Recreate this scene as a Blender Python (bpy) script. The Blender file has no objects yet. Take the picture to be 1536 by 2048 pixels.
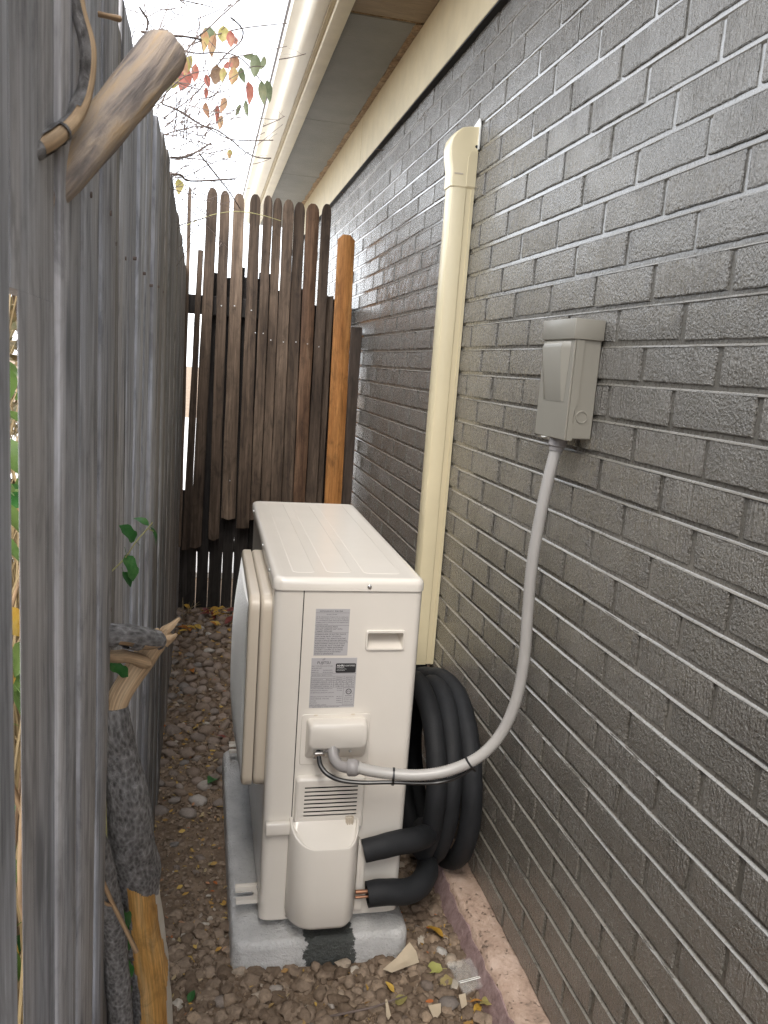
import bpy, bmesh, math, random
from mathutils import Vector, Matrix, noise as mnoise

sc = bpy.context.scene
COL = sc.collection
rnd = random.Random(11)

# ------------------------------------------------------------------ camera
cam_d = bpy.data.cameras.new('camera')
cam = bpy.data.objects.new('camera', cam_d)
COL.objects.link(cam)
CAM = Vector((-0.1605, -1.6403, 1.2569))
RX = Vector((0.973926, -0.215215, 0.071772))
DN = Vector((0.030904, -0.187556, -0.981768))
FW = Vector((0.224752, 0.958387, -0.176015))
m = Matrix.Identity(4)
for i in range(3):
    m[i][0] = RX[i]; m[i][1] = -DN[i]; m[i][2] = -FW[i]; m[i][3] = CAM[i]
cam.matrix_world = m
cam_d.sensor_fit = 'VERTICAL'
cam_d.sensor_height = 36.0
cam_d.lens = 28.11
cam_d.clip_start = 0.02
cam_d.clip_end = 400
cam_d.dof.use_dof = True
cam_d.dof.focus_distance = 1.75
cam_d.dof.aperture_fstop = 20.0
sc.camera = cam

# ------------------------------------------------------------------ sky, sun, exposure
w = bpy.data.worlds.new('World'); sc.world = w; w.use_nodes = True
nt = w.node_tree; nt.nodes.clear()
o_ = nt.nodes.new('ShaderNodeOutputWorld'); bg = nt.nodes.new('ShaderNodeBackground')
sky = nt.nodes.new('ShaderNodeTexSky'); sky.sky_type = 'NISHITA'; sky.sun_disc = False
SUN_EL, SUN_AZ = math.radians(52), math.radians(200)
sky.sun_elevation = SUN_EL; sky.sun_rotation = SUN_AZ
sky.dust_density = 4.0; sky.air_density = 1.0
mx = nt.nodes.new('ShaderNodeMix'); mx.data_type = 'RGBA'
mx.inputs[0].default_value = 0.66
nt.links.new(sky.outputs[0], mx.inputs[6])
mx.inputs[7].default_value = (12.5, 12.85, 13.4, 1)      # even white cloud cover
nt.links.new(mx.outputs[2], bg.inputs[0]); bg.inputs[1].default_value = 0.115
nt.links.new(bg.outputs[0], o_.inputs[0])
sd = bpy.data.lights.new('sun', 'SUN'); sd.energy = 0.9; sd.angle = math.radians(25); sd.color = (1.0, 0.95, 0.88)
so = bpy.data.objects.new('sun', sd); COL.objects.link(so)
# from behind and a little to the left of the camera
sdir = Vector((math.sin(SUN_AZ) * math.cos(SUN_EL), math.cos(SUN_AZ) * math.cos(SUN_EL), math.sin(SUN_EL)))
so.rotation_euler = sdir.to_track_quat('Z', 'Y').to_euler(); so.location = (0, -3, 6)
vs = sc.view_settings
vs.view_transform = 'Standard'; vs.look = 'None'; vs.gamma = 1.0; vs.use_curve_mapping = False
vs.exposure = 1.56
sc.cycles.use_denoising = True; sc.cycles.denoiser = 'OPENIMAGEDENOISE'
sc.cycles.denoising_input_passes = 'RGB_ALBEDO_NORMAL'; sc.cycles.denoising_prefilter = 'NONE'
sc.cycles.max_bounces = 8; sc.cycles.diffuse_bounces = 5; sc.cycles.caustics_reflective = False
sc.cycles.caustics_refractive = False

# ------------------------------------------------------------------ node helpers
class NT:
    def __init__(s, name):
        s.m = bpy.data.materials.new(name); s.m.use_nodes = True
        s.t = s.m.node_tree; s.b = s.t.nodes['Principled BSDF']
        s.co = None
    def n(s, typ, **kw):
        nd = s.t.nodes.new(typ)
        for k, v in kw.items(): setattr(nd, k, v)
        return nd
    def l(s, a, b): s.t.links.new(a, b)
    def coord(s, rand=True, attr=None):
        if s.co is not None: return s.co
        if attr: out = s.n('ShaderNodeAttribute', attribute_name=attr).outputs['Vector']
        else: out = s.n('ShaderNodeTexCoord').outputs['Object']
        if rand:
            oi = s.n('ShaderNodeObjectInfo'); mu = s.n('ShaderNodeVectorMath', operation='SCALE')
            mu.inputs[0].default_value = (37.0, 51.0, 23.0); s.l(oi.outputs['Random'], mu.inputs['Scale'])
            ad = s.n('ShaderNodeVectorMath', operation='ADD'); s.l(out, ad.inputs[0]); s.l(mu.outputs[0], ad.inputs[1]); out = ad.outputs[0]
        s.co = out; return out
    def noise(s, scale=(1, 1, 1), detail=6, rough=.6, dist=0.0, vec=None):
        mp = s.n('ShaderNodeMapping'); mp.inputs['Scale'].default_value = scale
        s.l(vec if vec is not None else s.coord(), mp.inputs['Vector'])
        no = s.n('ShaderNodeTexNoise'); no.inputs['Scale'].default_value = 1.0
        no.inputs['Detail'].default_value = detail; no.inputs['Roughness'].default_value = rough
        no.inputs['Distortion'].default_value = dist
        s.l(mp.outputs[0], no.inputs['Vector']); return no.outputs[0]
    def vor(s, scale, feature='F1', vec=None):
        mp = s.n('ShaderNodeMapping'); mp.inputs['Scale'].default_value = scale
        s.l(vec if vec is not None else s.coord(), mp.inputs['Vector'])
        v = s.n('ShaderNodeTexVoronoi', feature=feature); v.inputs['Scale'].default_value = 1.0
        s.l(mp.outputs[0], v.inputs['Vector']); return v.outputs[0]
    def ramp(s, fac, stops, interp='LINEAR'):
        r = s.n('ShaderNodeValToRGB'); r.color_ramp.interpolation = interp
        e = r.color_ramp.elements
        while len(e) < len(stops): e.new(.5)
        for el, (p, c) in zip(e, stops):
            el.position = p; el.color = (c, c, c, 1) if isinstance(c, (int, float)) else (*c, 1)
        s.l(fac, r.inputs[0]); return r.outputs[0]
    def math(s, op, a, b=None, clamp=False):
        nd = s.n('ShaderNodeMath', operation=op); nd.use_clamp = clamp
        for i, x in enumerate((a, b)):
            if x is None: continue
            if isinstance(x, (int, float)): nd.inputs[i].default_value = x
            else: s.l(x, nd.inputs[i])
        return nd.outputs[0]
    def mix(s, fac, a, b, mode='MIX'):
        nd = s.n('ShaderNodeMix', data_type='RGBA', blend_type=mode)
        for i, x in ((0, fac), (6, a), (7, b)):
            if isinstance(x, (int, float)): nd.inputs[i].default_value = x
            elif isinstance(x, tuple): nd.inputs[i].default_value = (*x, 1)
            else: s.l(x, nd.inputs[i])
        return nd.outputs[2]
    def bump(s, h, dist=.001, strength=1.0, prev=None):
        b = s.n('ShaderNodeBump'); b.inputs['Distance'].default_value = dist; b.inputs['Strength'].default_value = strength
        s.l(h, b.inputs['Height'])
        if prev is not None: s.l(prev, b.inputs['Normal'])
        return b.outputs[0]
    def set(s, col=None, rough=None, normal=None, spec=None, metal=None, coat=None):
        def put(k, v):
            if v is None: return
            if isinstance(v, tuple): s.b.inputs[k].default_value = (*v, 1)
            elif isinstance(v, (int, float)): s.b.inputs[k].default_value = v
            else: s.l(v, s.b.inputs[k])
        put('Base Color', col); put('Roughness', rough); put('Normal', normal)
        put('Specular IOR Level', spec); put('Metallic', metal); put('Coat Weight', coat)
        return s.m
    def rand(s): return s.n('ShaderNodeObjectInfo').outputs['Random']
    def island(s): return s.n('ShaderNodeNewGeometry').outputs['Random Per Island']

def wood(name, stops, crack=.5, rough=.75, bumpd=.0012, spec=.35, attr=None, hue=None, rv=.16):
    k = NT(name); k.coord(True, attr)
    g = k.noise((48, 48, 2.4), 7, .62, .5)
    lo = k.noise((10, 10, 1.5), 4, .55, .6)
    fi = k.noise((330, 330, 7), 3, .6)
    cr = k.noise((34, 34, 1.3), 3, .5, .3)
    f = k.math('ADD', k.math('MULTIPLY', g, .62), k.math('MULTIPLY', lo, .38))
    f = k.math('ADD', k.math('MULTIPLY', k.math('SUBTRACT', f, .5), 1.15), .5)
    f = k.math('ADD', f, k.math('MULTIPLY', k.math('SUBTRACT', k.rand(), .5), rv))
    c = k.ramp(f, stops)
    if hue: c = k.mix(k.ramp(k.noise((7, 7, 1.2), 3, .5, .4), [(.45, 0.0), (.6, .75)]), c, k.mix(1.0, c, hue, 'MULTIPLY'))
    fm = k.ramp(fi, [(.33, .62), (.64, 1.2)])
    c = k.mix(.8, c, fm, 'MULTIPLY')
    mo = k.noise((24, 24, 8), 6, .7, .8)
    c = k.mix(.9, c, k.ramp(mo, [(.34, .55), (.5, 1.0), (.66, 1.18)]), 'MULTIPLY')
    kn = k.vor((6.5, 6.5, 2.4)); c = k.mix(k.ramp(kn, [(.06, .8), (.13, .0)]), c, tuple(x * .45 for x in stops[1][1]))
    cm = k.ramp(cr, [(crack - .17, .16), (crack - .13, 1.0)])
    c = k.mix(.85, c, cm, 'MULTIPLY')
    h = k.math('ADD', k.math('MULTIPLY', g, .5), k.math('ADD', k.math('MULTIPLY', fi, .25), k.math('MULTIPLY', cm, .5)))
    return k.set(c, rough, k.bump(h, bumpd, 1.0), spec)

def plain(name, col, rough=.5, metal=0.0, nscale=0, ndist=.0004, var=.06, spec=.5, rvar=.05):
    k = NT(name)
    lo = k.noise((9, 9, 9), 4, .6)
    a = tuple(x * (1 - var) for x in col); b = tuple(min(1, x * (1 + var)) for x in col)
    c = k.ramp(lo, [(.35, a), (.65, b)])
    rg = k.ramp(k.noise((22, 22, 22), 4, .6), [(.3, max(.02, rough - rvar)), (.7, min(1, rough + rvar))])
    nrm = k.bump(k.noise((nscale,) * 3, 4, .6), ndist) if nscale else None
    return k.set(c, rg, nrm, spec, metal)

# ------------------------------------------------------------------ materials
def brick_paint(name, base, streak=True, dist=.018, rough=.20):
    k = NT(name)
    a = k.noise((210, 210, 15) if streak else (170, 170, 170), 3, .6)
    b = k.noise((240, 240, 190), 3, .62)
    c = k.noise((110, 110, 90), 3, .6)
    sel = k.ramp(k.math('ADD', k.noise((6, 6, 6), 2, .5), k.math('MULTIPLY', k.math('SUBTRACT', k.rand(), .5), .5)), [(.38, .3), (.6, 1.0)])
    h = k.math('ADD', k.math('MULTIPLY', a, sel), k.math('ADD', k.math('MULTIPLY', b, .42), k.math('MULTIPLY', c, .2)))
    lo = k.noise((7, 7, 7), 4, .6)
    oi = k.math('MULTIPLY', k.math('SUBTRACT', k.rand(), .5), .35)
    f = k.math('ADD', lo, oi)
    col = k.ramp(f, [(.25, tuple(x * .84 for x in base)), (.75, tuple(x * 1.18 for x in base))])
    rg = k.ramp(c, [(.3, rough - .05), (.7, rough + .10)])
    nb = k.bump(h, dist, 1.0)
    k.set(col, rg, nb, 1.0, None, .7)
    k.b.inputs['Coat Roughness'].default_value = .12
    k.l(k.bump(h, dist * .22, 1.0), k.b.inputs['Coat Normal'])
    return k.m
M_BRICK = brick_paint('painted_brick', (.18, .166, .140))
M_HEAD = brick_paint('painted_head_joint', (.145, .134, .113), False, .0010, .26)
M_MORTAR = brick_paint('painted_mortar', (.20, .185, .157), False, .0012, .28)
GREY = [(.22, (.12, .123, .135)), (.40, (.32, .335, .372)), (.55, (.47, .492, .545)), (.76, (.66, .685, .74))]
M_GREYWOOD = wood('weathered_grey_cedar', GREY, .46, .72, .0006, hue=(1.0, .92, .82))
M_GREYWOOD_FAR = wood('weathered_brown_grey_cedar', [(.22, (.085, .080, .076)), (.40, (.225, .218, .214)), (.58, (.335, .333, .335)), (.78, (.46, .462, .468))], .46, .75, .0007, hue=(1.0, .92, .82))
M_PICKET = wood('old_brown_picket', [(.25, (.028, .018, .012)), (.45, (.08, .056, .04)), (.6, (.14, .10, .072)), (.78, (.25, .185, .135))], .43, .75, .0012)
M_PICKET_RED = wood('old_reddish_picket', [(.25, (.03, .016, .01)), (.45, (.10, .055, .032)), (.6, (.17, .10, .06)), (.78, (.27, .19, .13))], .43, .75, .0012)
M_DARKBOARD = wood('blackish_brown_board', [(.25, (.012, .01, .009)), (.5, (.032, .028, .026)), (.75, (.07, .06, .055))], .43, .8, .001)  # very dark brown wood for back boards and gate rails
M_ORANGE = wood('new_orange_cedar', [(.25, (.16, .055, .014)), (.42, (.38, .16, .045)), (.58, (.49, .225, .07)), (.8, (.62, .32, .12))], .42, .6, .0005)
M_POST = wood('stained_brown_post', [(.25, (.035, .025, .018)), (.5, (.085, .062, .048)), (.75, (.15, .12, .10))], .4, .6, .0008)
M_BAREWOOD = wood('bare_split_wood', [(.25, (.22, .10, .025)), (.45, (.50, .25, .065)), (.6, (.62, .35, .11)), (.8, (.72, .52, .28))], .40, .6, .0008, attr='grain')
M_PALEWOOD = wood('dry_pale_wood', [(.25, (.16, .10, .06)), (.45, (.40, .27, .16)), (.6, (.55, .40, .25)), (.8, (.66, .54, .40))], .44, .7, .0012, attr='grain')
k = NT('weathered_sawn_wood'); k.coord(True, 'grain')
sv = k.noise((95, 95, 8), 7, .68, .5); bl = k.noise((26, 26, 5), 5, .6, .8)
c = k.ramp(k.math('ADD', k.math('MULTIPLY', sv, .45), k.math('MULTIPLY', bl, .55)), [(.34, (.07, .062, .06)), (.44, (.24, .205, .185)), (.51, (.42, .34, .27)), (.60, (.50, .36, .22)), (.72, (.56, .51, .46))])
M_SAWN = k.set(c, .7, k.bump(sv, .004), .35)
M_SAPWOOD = plain('pale_sapwood', (.62, .58, .50), .7, nscale=120)
k = NT('grey_bark'); k.coord(True, 'grain')
f1 = k.noise((110, 110, 60), 9, .75, 1.2); f2 = k.vor((190, 190, 90)); f3 = k.noise((420, 420, 260), 4, .65)
f = k.math('ADD', k.math('MULTIPLY', f1, .7), k.math('MULTIPLY', f2, .35))
M_BARK = k.set(k.ramp(f, [(.25, (.05, .047, .046)), (.45, (.15, .145, .142)), (.62, (.27, .263, .26)), (.8, (.44, .43, .425))]), .85,
               k.bump(k.math('ADD', f, k.math('MULTIPLY', f3, .3)), .005), .25)
M_AC = plain('beige_enamel', (.70, .66, .60), .17, var=.012, rvar=.008)
M_ACP = plain('beige_plastic', (.70, .66, .60), .24, var=.012, rvar=.008)
M_ACDARK = plain('tan_plastic', (.56, .49, .395), .34, var=.015, rvar=.01)
M_GRILLE = plain('pale_grille_plastic', (.84, .84, .82), .4, var=.02, rvar=.01)
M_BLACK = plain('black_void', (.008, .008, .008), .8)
M_STEEL = plain('zinc_screw', (.55, .55, .55), .3, 1.0)
M_FOAM = plain('black_foam', (.014, .015, .017), .68, nscale=420, ndist=.0006, var=.25, spec=.35)
M_RUBBER = plain('black_cable_jacket', (.012, .012, .013), .32, var=.2)
M_COPPER = plain('copper_tube', (.40, .21, .13), .45, 1.0)
M_CREAM = plain('cream_vinyl', (.72, .63, .42), .30, var=.025, rvar=.01)
M_CREAMPAINT = plain('cream_house_paint', (.52, .44, .28), .5, nscale=160, ndist=.0006, var=.07)
M_CREAMTRIM = plain('cream_fascia_paint', (.72, .665, .52), .5, nscale=160, ndist=.0006, var=.06)
M_GUTTER = plain('cream_gutter_metal', (.78, .73, .585), .34, var=.03, rvar=.02)
M_WHITEMETAL = plain('white_gutter_metal', (.82, .82, .78), .35, var=.03)
M_BOXGREY = plain('taupe_grey_enamel', (.285, .268, .226), .34, var=.02, rvar=.01)
M_CONDUIT = plain('light_grey_pvc', (.40, .385, .365), .36, var=.04, rvar=.02)
M_FITTING = plain('grey_fitting_plastic', (.29, .275, .27), .4, var=.06)
M_LABEL = plain('silver_grey_sticker', (.43, .42, .43), .45, var=.02)
M_INK = plain('black_print', (.02, .02, .022), .5)
M_WHITEINK = plain('white_print', (.8, .8, .8), .5)
k = NT('grey_soffit_plywood')
sw = k.noise((9, 55, 55), 5, .65, 2.2)
M_SOFFIT = k.set(k.ramp(k.noise((4, 4, 4), 4, .6), [(.3, (.145, .143, .124)), (.7, (.20, .196, .170))]), .55, k.bump(sw, .0035), .4)
k = NT('tan_soffit_plywood')
sw = k.noise((9, 55, 55), 5, .65, 2.2)
M_SOFFIT_TAN = k.set(k.ramp(k.noise((9, 40, 40), 5, .6, 1.0), [(.3, (.19, .135, .075)), (.7, (.28, .21, .125))]), .55, k.bump(sw, .003), .4)
M_RAWEDGE = wood('raw_torn_plywood', [(.25, (.10, .06, .03)), (.5, (.27, .18, .10)), (.75, (.46, .36, .24))], .42, .85, .002)
# grey equipment pad with a wet patch that has its own outline
k = NT('grey_pad_coating')
co = k.coord(False)
sx = k.n('ShaderNodeSeparateXYZ'); k.l(co, sx.inputs[0])
base = k.ramp(k.noise((16, 16, 16), 6, .65), [(.3, (.50, .50, .495)), (.7, (.66, .655, .645))])
sp = k.ramp(k.noise((150, 150, 150), 3, .6), [(.28, .6), (.42, 1.0)])
base = k.mix(.6, base, sp, 'MULTIPLY')
wob = k.math('MULTIPLY', k.math('SUBTRACT', k.noise((38, 38, 38), 5, .65), .5), .07)
dx = k.math('SUBTRACT', k.math('ABSOLUTE', k.math('ADD', k.math('SUBTRACT', sx.outputs[0], .222), wob)), .056)
dy = k.math('SUBTRACT', sx.outputs[1], k.math('ADD', .05, k.math('MULTIPLY', wob, .8)))
wet = k.ramp(k.math('MAXIMUM', dx, dy), [(.0, 1.0), (.004, 0.0)])
colr = k.mix(wet, base, k.ramp(k.noise((60, 60, 60), 5, .6), [(.3, (.055, .06, .057)), (.7, (.09, .097, .092))]))
M_PAD = k.set(colr, k.mix(wet, (.62, .62, .62), (.3, .3, .3)), k.bump(k.math('ADD', k.noise((110, 110, 110), 5, .62), k.math('MULTIPLY', k.noise((300, 300, 300), 3, .6), .4)), .006), .4)
k = NT('peach_concrete')
c = k.ramp(k.noise((18, 18, 18), 7, .68, .3), [(.28, (.16, .125, .10)), (.44, (.48, .345, .265)), (.62, (.62, .47, .38)), (.8, (.68, .56, .48))])
pit = k.ramp(k.noise((75, 75, 75), 4, .6), [(.30, .3), (.40, 1.0)])
M_PEACH = k.set(k.mix(.85, c, pit, 'MULTIPLY'), .85, k.bump(k.math('ADD', k.noise((90, 90, 90), 6, .65), pit), .004), .3)
k = NT('purple_brown_peeling_paint')
c = k.ramp(k.noise((14, 60, 60), 7, .68, .5), [(.28, (.20, .135, .13)), (.5, (.33, .23, .225)), (.66, (.42, .31, .295)), (.8, (.58, .48, .43))])
M_PURPLE = k.set(c, .6, k.bump(k.noise((60, 60, 60), 6, .65), .003), .35)
k = NT('soil')
c = k.ramp(k.noise((26, 26, 26), 9, .7), [(.28, (.09, .062, .042)), (.48, (.225, .16, .108)), (.62, (.32, .235, .165)), (.8, (.42, .32, .235))])
far = k.noise((1.5, 1.5, 1.5), 3, .5)
M_SOIL = k.set(k.mix(.35, c, k.ramp(far, [(.3, (.15, .108, .075)), (.7, (.28, .21, .15))])), .92, k.bump(k.noise((170, 170, 170), 7, .7), .006), .2)
M_DRIVE = plain('pale_concrete', (.52, .50, .47), .85, nscale=60, ndist=.002)
k = NT('soil_clods')
c = k.ramp(k.island(), [(0, (.155, .112, .079)), (.4, (.23, .172, .125)), (.8, (.30, .23, .17)), (.965, (.34, .255, .18)), (.995, (.50, .45, .38))])
M_CLOD = k.set(k.mix(.6, c, k.ramp(k.noise((90, 90, 90), 5, .65), [(.3, .55), (.7, 1.2)]), 'MULTIPLY'), .9, k.bump(k.noise((260, 260, 260), 4, .6), .002), .2)
k = NT('river_stone')
c = k.ramp(k.rand(), [(0, (.24, .18, .135)), (.25, (.34, .26, .20)), (.45, (.29, .235, .195)), (.65, (.40, .31, .25)), (.82, (.27, .245, .225)), (.93, (.44, .36, .30)), (.985, (.66, .63, .58))])
M_STONE = k.set(k.mix(.7, c, k.ramp(k.noise((45, 45, 45), 6, .65), [(.3, .5), (.7, 1.02)]), 'MULTIPLY'), .75, k.bump(k.noise((150, 150, 150), 5, .6), .0015), .35)
k = NT('leaf_litter_flakes')
M_LITTER = k.set(k.ramp(k.island(), [(0, (.42, .23, .05)), (.3, (.50, .34, .09)), (.5, (.30, .17, .06)), (.65, (.40, .31, .15)), (.8, (.36, .28, .19)), (.93, (.40, .12, .03))]), .7, None, .3)
def leafmat(name, stops, rough=.5, trans=.25):
    k = NT(name)
    c = k.ramp(k.math('ADD', k.noise((45, 45, 45), 5, .6), k.math('MULTIPLY', k.math('SUBTRACT', k.rand(), .5), .3)), stops)
    k.set(c, rough, k.bump(k.noise((240, 240, 240), 3, .6), .0006), .4)
    k.b.inputs['Subsurface Weight'].default_value = 0.0
    tr = k.n('ShaderNodeBsdfTranslucent'); k.l(c, tr.inputs[0])
    ms = k.n('ShaderNodeMixShader'); ms.inputs[0].default_value = trans
    k.l(k.b.outputs[0], ms.inputs[1]); k.l(tr.outputs[0], ms.inputs[2])
    k.l(ms.outputs[0], k.t.nodes['Material Output'].inputs[0])
    return k.m
M_LEAF = {
 'yg': leafmat('olive_yellow_leaf', [(.3, (.34, .30, .10)), (.5, (.50, .44, .18)), (.7, (.52, .30, .18))], .5, .4),
 'or': leafmat('orange_leaf', [(.3, (.38, .21, .13)), (.55, (.50, .30, .19)), (.75, (.56, .42, .25))], .5, .4),
 'rd': leafmat('red_leaf', [(.3, (.38, .13, .10)), (.55, (.50, .20, .15)), (.75, (.54, .33, .23))], .5, .4),
 'gr': leafmat('dull_green_leaf', [(.3, (.13, .16, .09)), (.6, (.22, .25, .15)), (.8, (.30, .30, .18))], .5, .4),
 'br': leafmat('brown_leaf', [(.3, (.12, .07, .04)), (.7, (.28, .18, .10))], .6, .2),
 'yl': leafmat('yellow_fallen_leaf', [(.3, (.45, .24, .03)), (.55, (.62, .40, .07)), (.8, (.66, .52, .20))], .55, .15),
 'of': leafmat('orange_fallen_leaf', [(.3, (.35, .12, .02)), (.6, (.55, .24, .04)), (.8, (.60, .36, .12))], .55, .15),
 'rf': leafmat('dark_red_fallen_leaf', [(.3, (.10, .02, .015)), (.6, (.20, .04, .03)), (.8, (.26, .08, .05))], .5, .1),
 'iv': leafmat('green_ivy_leaf', [(.3, (.02, .10, .022)), (.6, (.045, .17, .04)), (.8, (.12, .25, .08))], .35, .25),
}
M_TWIG = plain('grey_brown_twig', (.15, .115, .10), .8, nscale=200, ndist=.001, var=.3)
M_VINE = plain('yellow_green_vine', (.36, .34, .15), .6, var=.2)
M_STRAW = plain('dry_straw', (.36, .27, .14), .7, var=.3)
M_PAPER = plain('dry_tan_flake', (.52, .43, .31), .75, nscale=60, ndist=.001, var=.12)
k = NT('clear_plastic_film')
k.set((.85, .84, .80), .12, k.bump(k.noise((30, 30, 30), 3, .5), .0015), .5)
k.b.inputs['Transmission Weight'].default_value = .0
k.b.inputs['Alpha'].default_value = .17
M_FILM = k.m

# ------------------------------------------------------------------ object helpers
WLOC = {}
def tag(o, label=None, cat=None, group=None, kind=None):
    if label: o['label'] = label
    if cat: o['category'] = cat
    if group: o['group'] = group
    if kind: o['kind'] = kind
    return o
def link(o, parent=None, loc=(0, 0, 0)):
    COL.objects.link(o); loc = Vector(loc)
    if parent is not None:
        o.parent = parent; o.location = loc - WLOC[parent.name]
    else: o.location = loc
    WLOC[o.name] = loc
    return o
def thing(name, loc, label, cat, group=None, rz=0):
    o = bpy.data.objects.new(name, None); o.empty_display_size = .05
    link(o, None, loc); o.rotation_euler.z = rz
    return tag(o, label, cat, group)
def mesh_of(verts, faces, mat, smooth=35, mats=None, midx=None):
    me = bpy.data.meshes.new('mesh'); me.from_pydata([tuple(v) for v in verts], [], faces)
    for mm in (mats or [mat]): me.materials.append(mm)
    if midx: me.polygons.foreach_set('material_index', midx)
    if smooth:
        me.polygons.foreach_set('use_smooth', [True] * len(me.polygons))
        me.set_sharp_from_angle(angle=math.radians(smooth))
    me.update(); return me
def obj(name, me, parent=None, loc=(0, 0, 0), **kw):
    me.name = name
    o = bpy.data.objects.new(name, me); link(o, parent, loc)
    if kw: tag(o, **kw)
    return o
class MB:
    """collects shapes in one mesh; coordinates are relative to the origin o"""
    def __init__(s, o=(0, 0, 0)): s.v = []; s.f = []; s.o = Vector(o); s.mi = []; s.g = []
    def add(s, vs, fs, mi=0, g=None):
        b = len(s.v); s.g += g if g else [tuple(v) for v in vs]; s.v += [Vector(v) - s.o for v in vs]; s.f += [[i + b for i in f] for f in fs]; s.mi += [mi] * len(fs)
        return s
    def bm(s, bm_, mi=0):
        bm_.verts.index_update(); s.add([v.co.copy() for v in bm_.verts], [[v.index for v in f.verts] for f in bm_.faces], mi); bm_.free(); return s
    def box(s, a, b, bev=0, seg=2, mi=0):
        x0, y0, z0 = a; x1, y1, z1 = b
        vs = [(x, y, z) for x in (x0, x1) for y in (y0, y1) for z in (z0, z1)]
        fs = [(0, 1, 3, 2), (4, 6, 7, 5), (0, 4, 5, 1), (2, 3, 7, 6), (0, 2, 6, 4), (1, 5, 7, 3)]
        if not bev: return s.add(vs, fs, mi)
        q = bmesh.new(); bv = [q.verts.new(v) for v in vs]
        for f in fs: q.faces.new([bv[i] for i in f])
        bmesh.ops.bevel(q, geom=q.edges[:], offset=bev, segments=seg, affect='EDGES', profile=.5)
        return s.bm(q, mi)
    def prism(s, poly, h0, h1, axis='z', bev=0, seg=2, mi=0, cap=True):
        def P(a, b, h): return (a, b, h) if axis == 'z' else (a, h, b) if axis == 'y' else (h, a, b)
        q = bmesh.new(); n = len(poly)
        lo = [q.verts.new(P(a, b, h0)) for a, b in poly]; hi = [q.verts.new(P(a, b, h1)) for a, b in poly]
        if cap: q.faces.new(lo); q.faces.new(hi)
        for i in range(n): q.faces.new((lo[i], lo[(i + 1) % n], hi[(i + 1) % n], hi[i]))
        bmesh.ops.recalc_face_normals(q, faces=q.faces[:])
        if bev:
            ed = [e for e in q.edges if (e.verts[0] in hi and e.verts[1] in hi) or (e.verts[0] in lo and e.verts[1] in lo)]
            bmesh.ops.bevel(q, geom=ed, offset=bev, segments=seg, affect='EDGES', profile=.5)
        return s.bm(q, mi)
    def tube(s, pts, rad, seg=10, sub=6, nz=0, nf=30, seed=0, cap=True, mi=0, flat=None):
        P, Rr = path(pts, rad, sub)
        ring = frames(P); vs = []; fs = []
        for i, (p, (a, b)) in enumerate(zip(P, ring)):
            for j in range(seg):
                t = 2 * math.pi * j / seg; d = a * math.cos(t) + b * math.sin(t); r = Rr[i]
                if nz: r *= 1 + nz * mnoise.noise((p + d * Rr[i]) * nf + Vector((seed * 7.1, seed * 3.3, 0)))
                vs.append(p + d * r)
        for i in range(len(P) - 1):
            for j in range(seg):
                fs.append((i * seg + j, i * seg + (j + 1) % seg, (i + 1) * seg + (j + 1) % seg, (i + 1) * seg + j))
        if cap: fs.append(tuple(range(seg - 1, -1, -1))); fs.append(tuple(range((len(P) - 1) * seg, len(P) * seg)))
        return s.add(vs, fs, mi, grain(P, Rr, seg))
    def build(s, name, mat, parent=None, smooth=35, mats=None, **kw):
        me = mesh_of(s.v, s.f, mat, smooth, mats, s.mi if mats else None)
        if mat.name in GRAINED:
            at = me.attributes.new('grain', 'FLOAT_VECTOR', 'POINT'); at.data.foreach_set('vector', [c for p in s.g for c in p])
        return obj(name, me, parent, s.o, **kw)
GRAINED = ('bare_split_wood', 'dry_pale_wood', 'grey_bark', 'weathered_sawn_wood')
def grain(P, Rr, seg):
    out = []; L = 0.0
    for i, p in enumerate(P):
        if i: L += (p - P[i - 1]).length
        for j in range(seg): t = 2 * math.pi * j / seg; out.append((math.cos(t) * Rr[i], math.sin(t) * Rr[i], L))
    return out
def path(pts, rad, sub):
    pts = [Vector(p) for p in pts]
    if isinstance(rad, (int, float)): rad = [rad] * len(pts)
    if sub <= 1: return pts, list(rad)
    P = []; R = []
    for i in range(len(pts) - 1):
        p0 = pts[max(i - 1, 0)]; p1 = pts[i]; p2 = pts[i + 1]; p3 = pts[min(i + 2, len(pts) - 1)]
        for j in range(sub):
            t = j / sub
            P.append(.5 * ((2 * p1) + (p2 - p0) * t + (2 * p0 - 5 * p1 + 4 * p2 - p3) * t * t + (3 * p1 - p0 - 3 * p2 + p3) * t ** 3))
            R.append(rad[i] * (1 - t) + rad[i + 1] * t)
    P.append(pts[-1]); R.append(rad[-1]); return P, R
def frames(P):
    out = []; a = None
    for i in range(len(P)):
        t = (P[min(i + 1, len(P) - 1)] - P[max(i - 1, 0)]).normalized()
        if a is None: a = t.orthogonal().normalized()
        a = (a - t * a.dot(t)).normalized(); out.append((a, t.cross(a)))
    return out
def rrect(x0, x1, y0, y1, r, seg=5, corners=(1, 1, 1, 1)):
    out = []
    for (cx, cy, a0), on in zip(((x0 + r, y0 + r, 180), (x1 - r, y0 + r, 270), (x1 - r, y1 - r, 0), (x0 + r, y1 - r, 90)), corners):
        if not on:
            out.append((x0 if cx < (x0 + x1) / 2 else x1, y0 if cy < (y0 + y1) / 2 else y1)); continue
        for i in range(seg + 1):
            t = math.radians(a0 + 90 * i / seg); out.append((cx + r * math.cos(t), cy + r * math.sin(t)))
    return out
def copy_tree(o, loc, label=None):
    c = o.copy(); COL.objects.link(c); c.location = loc
    if label: c['label'] = label
    for ch in list(o.children):
        d = ch.copy(); COL.objects.link(d); d.parent = c
    return c
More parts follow.
